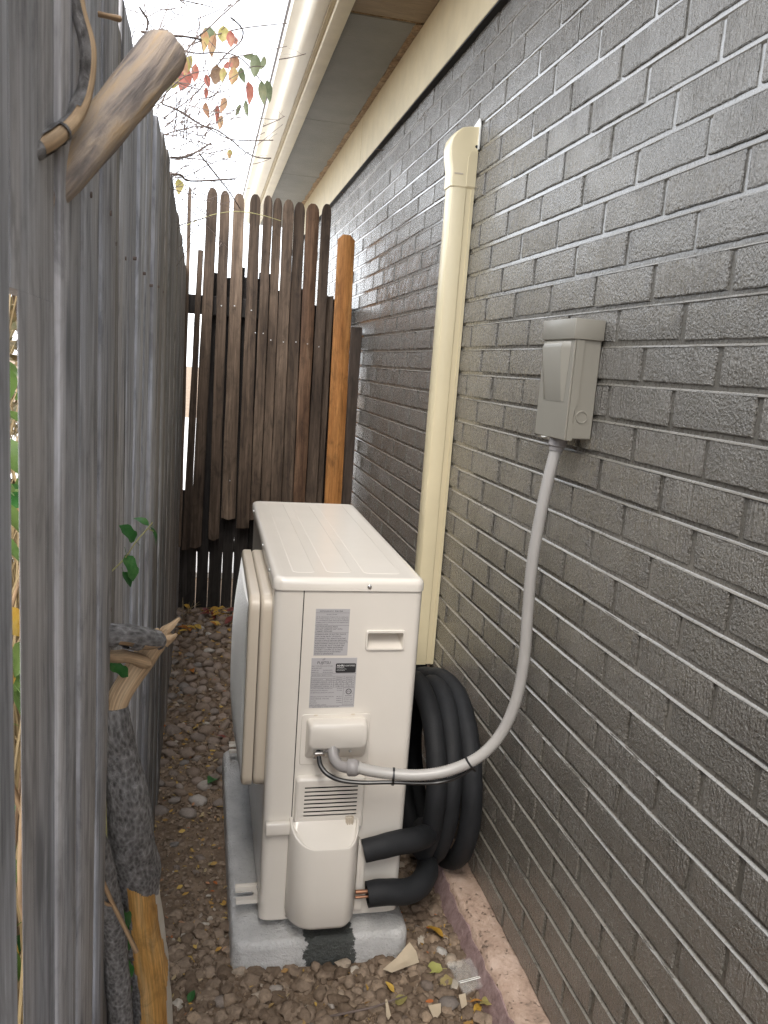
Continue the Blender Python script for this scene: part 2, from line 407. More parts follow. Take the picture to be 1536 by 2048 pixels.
# ================================================================== GROUND
GZ = -0.104
def ground_z(x, y):
    z = GZ + .010 * mnoise.noise(Vector((x * 3, y * 3, 1))) + .006 * mnoise.noise(Vector((x * 14, y * 14, 4)))
    return z
def ax(lo, hi, n, far):
    a = [lo + (hi - lo) * i / n for i in range(n + 1)]
    out = [.15, .4, .9, 1.8, 3.5, 7, 14, 28, far]
    return [lo - d for d in reversed(out)] + a + [hi + d for d in out]
gx = ax(-.75, .75, 110, 70); gy = ax(-1.2, 3.0, 230, 90)
gv = []
for y in gy:
    for x in gx:
        inn = -.75 <= x <= .75 and -1.2 <= y <= 3.0
        z = ground_z(x, y)
        if inn: z += .003 * mnoise.noise(Vector((x * 55, y * 55, 9)))
        gv.append((x, y, z))
nx = len(gx)
gf = [(j * nx + i, j * nx + i + 1, (j + 1) * nx + i + 1, (j + 1) * nx + i) for j in range(len(gy) - 1) for i in range(nx - 1)]
ground = obj('ground', mesh_of(gv, gf, M_SOIL, 80), None, (0, 0, 0), kind='structure')
WLOC['ground'] = Vector((0, 0, 0))
MB((0, 8, GZ)).box((-14, 3.3, GZ - .05), (14, 16, GZ + .035)).build('driveway', M_DRIVE, kind='structure')

# ================================================================== BRICK HOUSE
XW = .573; HC = .06857; Z0 = 1.3307
BOT = Z0 - 20 * HC; TOP = 2.215
house = thing('brick_house', (XW, 1.2, BOT), 'dark grey painted brick house with cream eaves along the right of the passage', 'house')
wall = MB((XW, 1.2, BOT)).box((XW + .0041, -2.6, BOT - .3), (XW + .2, 6.0, 2.6)).build('wall', M_HEAD, house, 0)
BL, BH, PITCH = .1968, .0585, .2095
def brick_mesh(seed, fine=True):
    r = random.Random(seed); ny, nz = (12, 4) if fine else (1, 1)
    if not fine:
        q = MB().box((0, -BL / 2, -BH / 2), (.03, BL / 2, BH / 2)); return q
    ys = [-BL / 2 + .0018] + [-BL / 2 + BL * i / ny for i in range(1, ny)] + [BL / 2 - .0018]
    zs = [-BH / 2 + .0018] + [-BH / 2 + BH * i / nz for i in range(1, nz)] + [BH / 2 - .0018]
    vs = []; fs = []
    for a, z in enumerate(zs):
        for b, y in enumerate(ys):
            e = a in (0, nz) or b in (0, ny)
            vs.append(((r.uniform(0, .0012) if e else r.uniform(-.0006, .0004)), y + r.uniform(-.0006, .0006), z + (r.uniform(-.0006, .0006) if e else 0)))
    W = ny + 1
    for a in range(nz):
        for b in range(ny):
            i = a * W + b; fs.append((i, i + W, i + W + 1, i + 1))
    per = [b for b in range(W)] + [a * W + ny for a in range(1, nz + 1)] + [nz * W + b for b in range(ny - 1, -1, -1)] + [a * W for a in range(nz - 1, 0, -1)]
    n0 = len(vs); L = len(per)
    for i in per:
        x, y, z = vs[i]; vs.append((.0024 + r.uniform(-.0004, .0006), y + math.copysign(.0018, y) * (abs(y) > BL / 2 - .008), z + math.copysign(.0018, z) * (abs(z) > BH / 2 - .008)))
    n1 = len(vs)
    for i in range(L): x, y, z = vs[n0 + i]; vs.append((.025, y, z))
    for i in range(L):
        j = (i + 1) % L
        fs.append((per[j], per[i], n0 + i, n0 + j)); fs.append((n0 + j, n0 + i, n1 + i, n1 + j))
    return vs, [tuple(reversed(f)) for f in fs]
def flip_check(vs, fs):
    bm_ = bmesh.new(); bv = [bm_.verts.new(v) for v in vs]
    for f in fs: bm_.faces.new([bv[i] for i in f])
    bmesh.ops.recalc_face_normals(bm_, faces=bm_.faces[:])
    # make the front face look towards -x
    fr = min(bm_.faces, key=lambda f: f.calc_center_median().x)
    if fr.normal.x > 0: bmesh.ops.reverse_faces(bm_, faces=bm_.faces[:])
    q = MB(); q.bm(bm_); return q
bvars = []
for sd_ in range(10):
    q = flip_check(*brick_mesh(sd_)); bvars.append(mesh_of(q.v, q.f, M_BRICK, 28)); bvars[-1].name = 'brick'
spots = []
for kk in range(-20, 13):
    ph = -.581 if kk % 2 else -.476
    for n_ in range(-10, 32):
        yc = ph + PITCH * (n_ + .5); zc = Z0 + (kk + .5) * HC
        if not (-2.5 < yc < 5.9): continue
        d = Vector((XW, yc, zc)) - CAM
        dep = d.dot(FW); u = .5 + d.dot(RX) / dep * 28.11 / 36 * (1024 / 768) if dep > .05 else 9; v = d.dot(DN) / dep * 28.11 / 36 if dep > .05 else 9
        vis = dep > .05 and -.03 < u < 1.06 and abs(v) < .54
        if vis and u < .62 and zc < .85 and yc > .15: vis = False       # behind the heat pump
        area = (XW - CAM.x) / d.length ** 3
        spots.append((area if vis else 0, yc, zc))
spots.sort(reverse=True)
fieldb = MB((XW, 1.2, BOT))
for i, (ar, yc, zc) in enumerate(spots):
    jx = XW + rnd.uniform(-.0012, .0012); jz = zc + rnd.uniform(-.0012, .0012); jy = yc + rnd.uniform(-.0018, .0018)
    if i < 300:
        o = bpy.data.objects.new('brick', rnd.choice(bvars)); link(o, wall, (jx, jy, jz))
        o.rotation_euler.x = rnd.uniform(-.006, .006)
    else:
        q = MB().box((jx, jy - BL / 2, jz - BH / 2), (jx + .025, jy + BL / 2, jz + BH / 2), .0020, 1); fieldb.add(q.v, q.f)
fieldb.build('brick', M_BRICK, wall, 28, kind='stuff')
# struck bed joints: deep under the brick above, flush on the brick below
mj = MB((XW, 1.2, BOT)); vs = []; fs = []
for kk in range(-20, 14):
    zj = Z0 + kk * HC; b0 = len(vs); n_ = 420
    for i in range(n_ + 1):
        y = -2.55 + 8.5 * i / n_; e = .0011 * mnoise.noise(Vector((y * 16, kk * 3.7, 0))) + .0007 * mnoise.noise(Vector((y * 55, kk * 3.7, 4)))
        for x, z in ((.0064, .0075), (.0060, .0046), (.0052 + e * .5, -.0014 + e), (.0026 + e * .7, -.0042 + e * .8), (-.0003 + e * .6, -.0060 + e * .6), (.0045, -.0090)): vs.append((XW + x, y, zj + z))
    for i in range(n_):
        for j in range(5): fs.append((b0 + i * 6 + j, b0 + (i + 1) * 6 + j, b0 + (i + 1) * 6 + j + 1, b0 + i * 6 + j + 1))
mj.add(vs, fs).build('mortar_joint', M_MORTAR, wall, 40, kind='stuff')

# foundation ledge and the peeling paint on its face
fb = MB((.53, 0, -.05)); vs = []; fs = []
N = 420
for i in range(N + 1):
    y = -2.5 + 8.2 * i / N
    y = -1.0 + (y + 2.5) if False else y
    j = .006 * mnoise.noise(Vector((y * 6, 0, 2))) + .004 * mnoise.noise(Vector((y * 22, 0, 5)))
    zt = -.037 + .006 * mnoise.noise(Vector((y * 9, 3, 0))) - .004 * (mnoise.noise(Vector((y * 25, 8, 0))) > .25)
    x0 = .503 + j
    for p in ((x0 - .056, -.35), (x0 - .018, -.095), (x0 - .001, zt - .013), (x0 + .004, zt - .003), (x0 + .012, zt), (.545, zt + .004 * mnoise.noise(Vector((y * 26, 1, 1))) - .006 * max(0, mnoise.noise(Vector((y * 13, 6, 1))) - .15)), (.571 + .005 * mnoise.noise(Vector((y * 18, 5, 1))), zt + .001), (.60, -.06)):
        vs.append((p[0], y, p[1]))
W = 8
for i in range(N):
    for j in range(W - 1): fs.append((i * W + j, i * W + j + 1, (i + 1) * W + j + 1, (i + 1) * W + j))
fs = [tuple(reversed(f)) for f in fs]
fb.add(vs, fs).build('foundation', M_PEACH, house, 50)
pb = MB((.5, 0, -.08)); vs = []; fs = []
N = 420
for i in range(N + 1):
    y = -2.5 + 8.2 * i / N
    j = .006 * mnoise.noise(Vector((y * 6, 0, 2))) + .004 * mnoise.noise(Vector((y * 22, 0, 5)))
    zt = -.05 + .012 * mnoise.noise(Vector((y * 11, 0, 7))) + .009 * mnoise.noise(Vector((y * 40, 0, 3))) - .012 * max(0, mnoise.noise(Vector((y * 5, 0, 1))))
    for x, z in ((.444 + j, -.35), (.4805 + j, -.095), (.4995 + j, zt), (.506 + j, zt - .0005)): vs.append((x, y, z))
for i in range(N):
    for j in range(3): fs.append((i * 4 + j, (i + 1) * 4 + j, (i + 1) * 4 + j + 1, i * 4 + j + 1))
pb.add(vs, fs).build('foundation_paint', M_PURPLE, house, 60)

# eaves: frieze boards, soffit sheets with a torn raw strip, fascia, gutter, roof slab
SOF = 2.452
def hp(name, mat, a, b, bev=.002, seg=1, **kw):
    return MB(((a[0] + b[0]) / 2, a[1], a[2])).box(a, b, bev, seg).build(name, mat, house, 35, **kw)
for y0, y1 in ((-2.6, 2.448), (2.452, 6.0)): hp('frieze_board', M_CREAMPAINT, (XW - .022, y0, TOP), (XW + .004, y1, SOF - .001))
hp('frieze_shadow_strip', M_BLACK, (XW - .021, -2.6, TOP - .006), (XW + .004, 6.0, TOP - .001), 0)  # black strip standing in for the shadow line below the frieze
hp('soffit_panel', M_SOFFIT_TAN, (.288, .08, SOF), (XW + .03, 1.332, SOF + .011))
hp('soffit_panel', M_SOFFIT_TAN, (.288, -1.2, SOF), (XW + .03, .076, SOF + .011))
hp('soffit_panel', M_SOFFIT, (.288, 1.340, SOF - .004), (XW - .048, 2.612, SOF + .008))
hp('soffit_panel', M_SOFFIT, (.288, 2.617, SOF - .003), (XW - .040, 3.86, SOF + .008))
hp('soffit_panel', M_SOFFIT, (.288, 3.865, SOF - .003), (XW - .040, 6.0, SOF + .008))
rs = MB((XW - .03, 1.4, SOF)); vs = []; fs = []
for i in range(161):
    y = 1.336 + 4.6 * i / 160; e = .010 * mnoise.noise(Vector((y * 9, 0, 0))) + .005 * mnoise.noise(Vector((y * 40, 2, 0)))
    for x, z in ((XW - .050 + e, SOF + .006), (XW - .049 + e, SOF - .006), (XW - .023, SOF - .003), (XW - .022, SOF + .006)): vs.append((x, y, z))
for i in range(160):
    for j in range(3): fs.append((i * 4 + j, i * 4 + j + 1, (i + 1) * 4 + j + 1, (i + 1) * 4 + j))
rs.add(vs, fs).build('raw_edge_strip', M_RAWEDGE, house, 40)
hp('nailer_strip', M_RAWEDGE, (.289, 1.3335, SOF - .001), (XW - .03, 1.3385, SOF + .01), 0)
hp('soffit_backing', M_RAWEDGE, (.26, -2.6, SOF + .014), (XW + .1, 6.0, SOF + .03), 0)
hp('fascia_trim', M_CREAMTRIM, (.232, -2.6, SOF - .020), (.286, 6.0, SOF + .10), .004, 2)
hp('fascia_board', M_CREAMPAINT, (.214, -2.6, SOF - .004), (.2305, 6.0, SOF + .14), .002)
# gutter: an ogee trough
gp = [(.212, .0), (.176, .0), (.160, .012), (.152, .035), (.135, .060), (.112, .072), (.108, .098), (.112, .102), (.118, .098), (.122, .078), (.142, .068), (.160, .040), (.168, .020), (.180, .008), (.212, .008)]
g = MB((.16, -2.6, SOF)); g.prism([(x, SOF + z) for x, z in gp], -2.6, 6.0, 'y'); g.build('gutter', M_GUTTER, house, 40)
r_ = MB((.3, -2.6, SOF + .12)); r_.prism([(.13, SOF + .125), (1.9, SOF + .95), (1.9, SOF + .99), (.11, SOF + .16)], -2.7, 6.1, 'y'); r_.build('roof', M_POST, house, 0)
for y, z in ((2.02, 2.196), (3.0, 2.2)):
    MB((XW, y, z)).tube([(XW + .004, y, z), (XW - .03, y, z + .002)], .0025, 6, 1).build('nail', M_POST, house)

# ================================================================== LEFT BOARD FENCE
fence = thing('board_fence', (-.275, .6, GZ), 'tall weathered grey board fence running along the left of the passage', 'fence')
QS = (0, .03, .5, .97, 1)
def board(name, mat, parent, prof, axis, face, t, top='flat', bottom='flat', seed=0, wave=.0016, label=None, rowh=.09):
    """a plank: prof = [(z, a0, a1)...] from bottom to top along the running axis ('x' or 'y'); face = coordinate of its seen face, t its thickness (signed, away from the face)"""
    r = random.Random(seed); nc = 5
    z0, z1 = prof[0][0], prof[-1][0]; n_ = max(3, int((z1 - z0) / rowh))
    rows = [z0 + (z1 - z0) * i / n_ for i in range(n_ + 1)]
    if top == 'dog': rows = [z for z in rows if z < z1 - .035] + [z1 - .024, z1]
    if top == 'round': rows = [z for z in rows if z < z1 - .05] + [z1 - .045, z1 - .025, z1 - .010, z1]
    vs = []; fs = []; ph = r.uniform(0, 99)
    jag = [r.uniform(0, 1) for _ in range(nc)]; jt = [r.uniform(0, 1) for _ in range(nc)]
    for k_, z in enumerate(rows):
        for (za, a0, a1), (zb, b0, b1) in zip(prof, prof[1:]):
            if za <= z <= zb + 1e-6:
                f = (z - za) / max(1e-6, zb - za); e0 = a0 + (b0 - a0) * f; e1 = a1 + (b1 - a1) * f; break
        wd = e1 - e0
        sh = 0
        if top == 'dog': sh = {0: .27}.get(len(rows) - 1 - k_, 0) * wd
        if top == 'round': sh = {0: .34, 1: .16, 2: .05}.get(len(rows) - 1 - k_, 0) * wd
        e0 += wave * mnoise.noise(Vector((z * 4 + ph, 0, 0))) + sh; e1 += wave * mnoise.noise(Vector((z * 4 + ph, 7, 0))) - sh
        bow = .003 * mnoise.noise(Vector((z * 1.3 + ph, 3, 3)))
        for side in (0, 1):
            for c in range(nc):
                q = QS[c] if side == 0 else QS[nc - 1 - c]
                a = e0 + (e1 - e0) * q; cc = c if side == 0 else nc - 1 - c
                d = (0 if side == 0 else t) + bow
                if q in (0, 1): d += (.10 if side == 0 else -.10) * t
                if side == 0: d -= math.copysign(.00025, t) * mnoise.noise(Vector((a * 60 + ph, z * 2.5, 2)))
                zz = z
                if k_ == 0 and bottom == 'broken': zz += .028 * jag[cc]
                if k_ == 0 and bottom == 'worn': zz += .008 * jag[cc]
                if k_ == len(rows) - 1 and top == 'rough': zz -= .006 * jt[cc]
                vs.append((face + d, a, zz) if axis == 'y' else (a, face + d, zz))
    L = 2 * nc
    for k_ in range(len(rows) - 1):
        for j in range(L):
            jj = (j + 1) % L; fs.append((k_ * L + j, k_ * L + jj, (k_ + 1) * L + jj, (k_ + 1) * L + j))
    for base, fl in ((0, False), ((len(rows) - 1) * L, True)):
        for c in range(nc - 1):
            f = (base + c, base + c + 1, base + L - 2 - c, base + L - 1 - c); fs.append(f if fl else tuple(reversed(f)))
    ac = (prof[0][1] + prof[0][2]) / 2
    org = (face, ac, z0) if axis == 'y' else (ac, face, z0)
    q = bmesh.new(); bv = [q.verts.new(v) for v in vs]
    for f in fs: q.faces.new([bv[i] for i in f])
    bmesh.ops.recalc_face_normals(q, faces=q.faces[:])
    b = MB(org); b.bm(q); o = b.build(name, mat, parent, 40)
    if label: o['label'] = label
    return o
FT = 1.685
nb = [(-1.345, -1.167, -.262), (-1.151, -1.062, -.262), (-1.036, -.953, -.2580), (-.955, -.839, -.2755), (-.836, -.721, -.2715)]
for i, (a, b, x) in enumerate(nb):
    pr_ = [(GZ - .02, a, b), (FT + .01 * (i % 2), a, b)]
    if i == 1: pr_ = [(GZ - .02, a - .004, b + .004), (1.0, a - .004, b), (1.38, a - .012, b - .002), (FT, a - .020, b - .004)]
    if i == 1:      # split, feather edged board: daylight shows past its thin edge
        q_ = MB((-.27, -1.1, GZ)); q_.prism([(-.2620, -1.1515), (-.2624, -1.1508), (-.2700, -1.095), (-.2705, -1.036), (-.2625, -1.034)], GZ - .02, 1.285, 'z'); q_.prism([(-.2622, -1.166), (-.2790, -1.165), (-.2760, -1.036), (-.2627, -1.034)], 1.2852, FT, 'z'); q_.build('board', M_GREYWOOD, fence, 30)
        continue
    board('board', M_GREYWOOD, fence, pr_, 'y', x, -.017, 'rough', seed=i)
board('board', M_GREYWOOD, fence, [(GZ - .02, -.718, -.655), (.3, -.718, -.645), (.7, -.718, -.63), (1.0, -.718, -.597), (FT, -.718, -.593)], 'y', -.2675, -.018, 'rough', seed=21)
# a split board whose broken strip leaves a dark opening
board('board', M_PICKET, fence, [(GZ, -.66, -.50), (FT - .02, -.66, -.50)], 'y', -.306, -.014, 'rough', seed=33, label='brown recessed board behind the split')
board('board', M_GREYWOOD_FAR, fence, [(GZ, -.49, -.37), (.80, -.49, -.37), (.985, -.50, -.37), (1.15, -.585, -.37), (FT, -.592, -.37)], 'y', -.2855, -.018, 'rough', seed=34, label='split board with its lower corner torn away')
board('board_splinter', M_GREYWOOD, fence, [(.83, -.497, -.492), (1.0, -.548, -.505), (1.1, -.588, -.562)], 'y', -.283, -.008, 'rough', seed=36)
y = -.37; i = 0
while y < 2.62:
    wd = rnd.choice((.128, .135, .14, .142)); z1 = (1.735 - .012 * (y + .3) if y < 1.3 else 1.718 - (y - 1.3) * .03) + rnd.uniform(-.004, .004); fx = -.2855 + .024 * min(1, max(0, (y + .35) / .7))
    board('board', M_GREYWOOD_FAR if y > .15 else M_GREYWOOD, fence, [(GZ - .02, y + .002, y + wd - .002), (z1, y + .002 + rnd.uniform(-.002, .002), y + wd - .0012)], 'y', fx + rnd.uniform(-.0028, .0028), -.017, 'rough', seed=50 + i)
    y += wd; i += 1
y = -1.345
while y > -3.2:
    board('board', M_GREYWOOD, fence, [(GZ - .02, y - .138, y - .003), (FT, y - .138, y - .003)], 'y', -.264 + rnd.uniform(-.004, .004), -.017, 'rough', seed=90 + i)
    y -= .141; i += 1
for y_, z_ in ((-.985, 1.41), (-.90, 1.395), (-.79, 1.40), (-.66, 1.405), (-.61, .93), (-.43, 1.40), (-.30, 1.395), (-.17, 1.41), (-.02, 1.40), (.12, 1.39), (.27, 1.40), (.42, 1.40), (-.90, .23), (-.78, .21), (.02, .22), (.3, .23)):
    fx = -.258 if y_ < -.95 else -.2755 if y_ < -.84 else -.2715 if y_ < -.72 else -.2675 if y_ < -.6 else -.2855 + .024 * min(1, max(0, (y_ + .35) / .7))
    MB((-.275, y_, z_)).tube([(fx - .01, y_, z_), (fx + .0016, y_, z_)], .0030, 8, 1).build('nail', M_TWIG, fence)
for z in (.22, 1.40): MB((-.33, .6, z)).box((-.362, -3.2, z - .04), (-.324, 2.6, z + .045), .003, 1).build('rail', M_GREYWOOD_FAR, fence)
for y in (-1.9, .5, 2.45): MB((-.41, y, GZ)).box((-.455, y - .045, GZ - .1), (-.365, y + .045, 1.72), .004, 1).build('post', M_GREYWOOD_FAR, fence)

# ================================================================== PICKET GATE AT THE FAR END
gate = thing('picket_fence', (.15, 2.62, GZ), 'makeshift brown picket fence closing the far end of the passage', 'fence')
PK = [(-.264, -.245, 2.063, -.268, -.250, .25), (-.208, -.182, 1.775, -.247, -.203, .235), (-.171, -.119, 2.067, -.204, -.147, .243), (-.109, -.061, 2.062, -.110, -.056, .286),
      (-.043, .010, 2.060, -.048, .026, .402), (.037, .089, 2.062, .034, .100, .361), (.104, .148, 2.063, .1015, .153, .405), (.153, .197, 2.059, .157, .206, .30), (.201, .256, 2.055, .207, .265, .25),
      (.259, .313, 2.052, .267, .329, .2), (.319, .385, 2.050, .331, .394, .22), (.398, .446, 2.056, .396, .456, .2), (.450, .486, 1.613, .455, .492, .2)]
for i, (a0, a1, zt, b0, b1, zb) in enumerate(PK):
    yf = 2.60 + (.012 if i in (4, 7, 9, 12) else 0) + (.014 if i in (1, 12) else 0) + (.01 if i == 0 else 0)
    mat = M_PICKET_RED if i in (10,) else M_PICKET
    board('picket', mat, gate, [(zb, b0, b1), (zt, a0, a1)], 'x', yf, .016, 'round' if i not in (12, 1) else 'rough', 'broken' if i in (2, 3, 4) else 'worn', seed=200 + i, wave=.0025,
          label={10: 'reddish brown picket', 0: 'thin grey picket beyond the rail', 4: 'picket with a ragged broken lower end'}.get(i))
board('picket', M_ORANGE, gate, [(.20, .474, .566), (1.89, .461, .545)], 'x', 2.42, .018, 'dog', seed=231, wave=.001, label='new bright orange picket with clipped corners')
bb = [(-.262, -.170), (-.164, -.106), (-.101, -.034), (-.029, .024), (.031, .096), (.104, .17), (.173, .24), (.243, .31), (.313, .38), (.383, .45), (.455, .52)]
for i, (a, b) in enumerate(bb):
    zt_ = (.55, 1.68, 1.66, 1.72, 1.67, 1.70, 1.62, 1.68, 1.64, 1.55, 1.60)[i]
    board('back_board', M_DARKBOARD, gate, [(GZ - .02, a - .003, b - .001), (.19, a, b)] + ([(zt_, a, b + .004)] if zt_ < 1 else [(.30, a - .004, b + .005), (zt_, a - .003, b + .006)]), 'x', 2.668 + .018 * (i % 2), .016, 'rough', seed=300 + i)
for x0, x1, z0_, z1_ in ((-.262, .60, 1.462, 1.556), (-.262, .60, .205, .265)):
    yr = 2.6345 if z0_ > 1 else 2.712
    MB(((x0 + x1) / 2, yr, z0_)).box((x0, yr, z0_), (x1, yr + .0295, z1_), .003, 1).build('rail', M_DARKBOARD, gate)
MB((.55, 2.45, 1.34)).box((.535, 2.445, 1.345), (.5715, 2.475, 1.425), .003, 1).build('rail_stub', M_DARKBOARD, gate)
board('post', M_POST, gate, [(GZ - .05, .533, .570), (1.442, .520, .569)], 'x', 2.20, .045, 'flat', seed=320)
for zx in ((-.085, 1.51), (-.02, 1.515), (.065, 1.5), (.13, 1.39), (.235, 1.355), (.30, 1.36), (.36, 1.355), (.42, 1.345), (-.01, .62), (.09, 1.39), (.17, 1.36)):
    MB((zx[0], 2.6, zx[1])).tube([(zx[0], 2.604, zx[1]), (zx[0], 2.5965, zx[1])], .0035, 8, 1).build('nail', M_STEEL, gate)
# ================================================================== EQUIPMENT PAD
PADX0, PADX1, PADY0, PADY1, PADT = -.060, .352, -.036, .905, -.036
q = bmesh.new(); poly = rrect(PADX0, PADX1, PADY0, PADY1, .030, 5)
pm = MB((PADX0, PADY0, GZ)); bmq = MB()
vs = []; fs = []
lev = [(GZ - .03, -.002), (GZ + .01, -.001), (PADT - .018, .0), (PADT - .008, .0016), (PADT - .002, .006), (PADT, .013)]
for z, ins in lev:
    for (x, y) in rrect(PADX0 + ins, PADX1 - ins - max(0, ins) * .6, PADY0 + ins, PADY1 - ins, .030, 5):
        vs.append((x, y, z))
n_ = len(poly)
for a in range(len(lev) - 1):
    for j in range(n_): fs.append((a * n_ + j, a * n_ + (j + 1) % n_, (a + 1) * n_ + (j + 1) % n_, (a + 1) * n_ + j))
fs.append(tuple(range((len(lev) - 1) * n_, len(lev) * n_)))
q.free()
tag(pm.add(vs, fs).build('equipment_pad', M_PAD, None, 50), 'grey coated equipment pad with a dark wet patch under the heat pump', 'pad')

# ================================================================== HEAT PUMP
AW, AD, AL = .3266, .938, .781
ac = thing('heat_pump', (0, 0, PADT), 'beige heat pump outdoor unit standing on the grey pad beside the brick wall', 'heat pump', rz=-.0092)
ACO = Vector((0, 0, PADT)); WLOC[ac.name] = ACO
def A_(o): return MB(o)
S_ = .0022                     # the open seam between panels
bodyb = A_((.1, .4, .0)); bodyb.box((.006, .042, -.004), (AW - .004, AD - .004, AL + .004)); bodyb.build('casing', M_BLACK, ac, 0)
# corner column wraps the front corner
SX = .0615
cp = [(SX - .006, 0)] + [(SX - .006, 0)][:0]
col = A_((.03, .01, 0))
arc = [(.018 - .018 * math.cos(math.radians(t)), .018 - .018 * math.sin(math.radians(t))) for t in range(0, 91, 10)]
outer = [(0, .055)] + arc + [(SX, 0)]
def skin(mb, line, z0, z1, th=.004, rb=.0):
    """a bent sheet standing on a plan line"""
    n = len(line); inn = []
    for i, p in enumerate(line):
        a = Vector(line[max(i - 1, 0)]); b = Vector(line[min(i + 1, n - 1)]); t = (b - a).normalized(); nrm = Vector((-t.y, t.x)); inn.append((p[0] + nrm.x * th, p[1] + nrm.y * th))
    vs = [(x, y, z) for z in (z0, z1) for x, y in line] + [(x, y, z) for z in (z0, z1) for x, y in inn]
    fs = []
    for i in range(n - 1):
        fs += [(i, i + 1, n + i + 1, n + i), (2 * n + i + 1, 2 * n + i, 3 * n + i, 3 * n + i + 1), (n + i, n + i + 1, 3 * n + i + 1, 3 * n + i), (i + 1, i, 2 * n + i, 2 * n + i + 1)]
    fs += [(0, n, 3 * n, 2 * n), (2 * n - 1, n - 1, 3 * n - 1, 4 * n - 1)]
    return mb.add(vs, fs)
cq = skin(A_((.03, .01, 0)), outer, -.004, AL - .0015); column = cq.build('corner_panel', M_AC, ac, 40)
fp = skin(A_((0, .5, .4)), [(.0025, AD - .02), (.0025, .0572)], -.002, AL - .0015); fp.build('front_panel', M_AC, ac, 40)
# bottom tray seen as a thin dark-edged rim
tr = A_((.16, .4, -.012)); tr.prism(rrect(.008, AW - .004, .008, AD - .004, .02, 4), -.012, -.0045, 'z'); tr.build('base_tray', M_AC, ac, 40)
# service panel with a hole for the pull handle, bent round the rear corner
HX0, HX1, HZ0, HZ1 = .2075, .2870, .650, .686
PXA, PXB = SX + S_, AW - .016
sp = A_((.2, 0, .4))
xs = [PXA, HX0, HX1, PXB]; zs = [-.004, HZ0, HZ1, AL - .0015]
vs = []; fs = []
for z in zs:
    for x in xs: vs.append((x, 0, z))
for a in range(3):
    for b in range(3):
        if a == 1 and b == 1: continue
        i = a * 4 + b; fs.append((i, i + 1, i + 5, i + 4))
n0 = len(vs); vs += [(PXA, .005, zs[0]), (PXA, .005, zs[3])]; fs.append((n0, 0, 4, 8, 12, n0 + 1))
arc2 = [(PXB + .016 * math.sin(math.radians(t)), .016 - .016 * math.cos(math.radians(t))) for t in range(0, 91, 10)] + [(AW, AD)]
nn = len(vs)
for x, y in arc2: vs += [(x, y, zs[0]), (x, y, zs[3])]
for i in range(len(arc2) - 1): fs.append((nn + 2 * i, nn + 2 * i + 2, nn + 2 * i + 3, nn + 2 * i + 1))
sp.add(vs, fs)
spo = sp.build('service_panel', M_AC, ac, 40)
rp = A_((.16, AD, .4)); rp.box((.004, AD - .004, -.002), (AW - .001, AD, AL - .002)); rp.build('rear_panel', M_AC, ac, 0)
# handle: raised rim and pocket
hb = A_((.247, 0, .668))
o4 = rrect(.2025, .2920, .6455, .6925, .007, 4); i4 = rrect(HX0 - .0005, HX1 + .0005, HZ0 - .0005, HZ1 + .0005, .004, 4)
n_ = len(o4)
vs = [(x, -.0002, z) for x, z in o4] + [(x + (.2472 - x) * .03, -.0042, z + (.669 - z) * .06) for x, z in o4] + [(x, -.0042, z) for x, z in i4] + [(x, .004, z) for x, z in i4] + [(.2472 + (x - .2472) * .86, .034, .683 if z > .668 else .672) for x, z in i4]
fs = []
for a in range(4):
    for j in range(n_): fs.append((a * n_ + j, a * n_ + (j + 1) % n_, (a + 1) * n_ + (j + 1) % n_, (a + 1) * n_ + j))
fs.append(tuple(range(4 * n_, 5 * n_)))
hb.add(vs, fs).build('carry_handle', M_ACP, ac, 40)
# lid
LZ0, LZ1 = AL, .8075
lid = A_((.16, .4, LZ0)); lp = rrect(-.004, AW + .003, -.004, AD + .004, .022, 6)
vs = []; fs = []
lv_ = [(LZ0, .0035), (LZ0, .0), (LZ1 - .012, .0), (LZ1 - .0055, .0018), (LZ1 - .0015, .006), (LZ1, .011), (LZ1 - .0002, .02), (LZ1 - .0004, .024)]
for z, ins in lv_:
    for x, y in rrect(-.004 + ins, AW + .003 - ins, -.004 + ins, AD + .004 - ins, max(.006, .022 - ins * .6), 6): vs.append((x, y, z))
n_ = len(lp)
for a in range(len(lv_) - 1):
    for j in range(n_): fs.append((a * n_ + j, a * n_ + (j + 1) % n_, (a + 1) * n_ + (j + 1) % n_, (a + 1) * n_ + j))
fs.append(tuple(range((len(lv_) - 1) * n_, len(lv_) * n_)))
lido = lid.add(vs, fs).build('top_cover', M_AC, ac, 40)
for x0, x1, y0, y1 in ((.040, .092, .045, .90), (.115, .175, .05, .895), (.198, .285, .045, .90)):
    rb = A_(((x0 + x1) / 2, .4, LZ1 - .002))
    P0 = rrect(x0, x1, y0, y1, .016, 5); P1 = rrect(x0 + .003, x1 - .003, y0 + .003, y1 - .003, .013, 5); nq = len(P0)
    rb.add([(x, y, LZ1 - .0006) for x, y in P0] + [(x, y, LZ1 + .0002) for x, y in P1], [(j, (j + 1) % nq, nq + (j + 1) % nq, nq + j) for j in range(nq)] + [tuple(range(nq, 2 * nq))])
    rb.build('stiffening_rib', M_AC, lido, 6)
def screw(c, n, r=.0045, parent=ac):
    c = Vector(c); n = Vector(n).normalized(); a = n.orthogonal().normalized(); b = n.cross(a); q = MB(c); vs = []; fs = []
    prof = [(1.0, -.1), (1.0, .25), (.8, .5), (.45, .62), (.15, .62), (.12, .4)]
    for rr_, h in prof:
        for j in range(10):
            t = 2 * math.pi * j / 10; vs.append(c + (a * math.cos(t) + b * math.sin(t)) * r * rr_ + n * r * h)
    for i in range(len(prof) - 1):
        for j in range(10): fs.append((i * 10 + j, i * 10 + (j + 1) % 10, (i + 1) * 10 + (j + 1) % 10, (i + 1) * 10 + j))
    fs.append(tuple(range(50, 60)))
    return q.add(vs, fs).build('screw', M_STEEL, parent, 40)
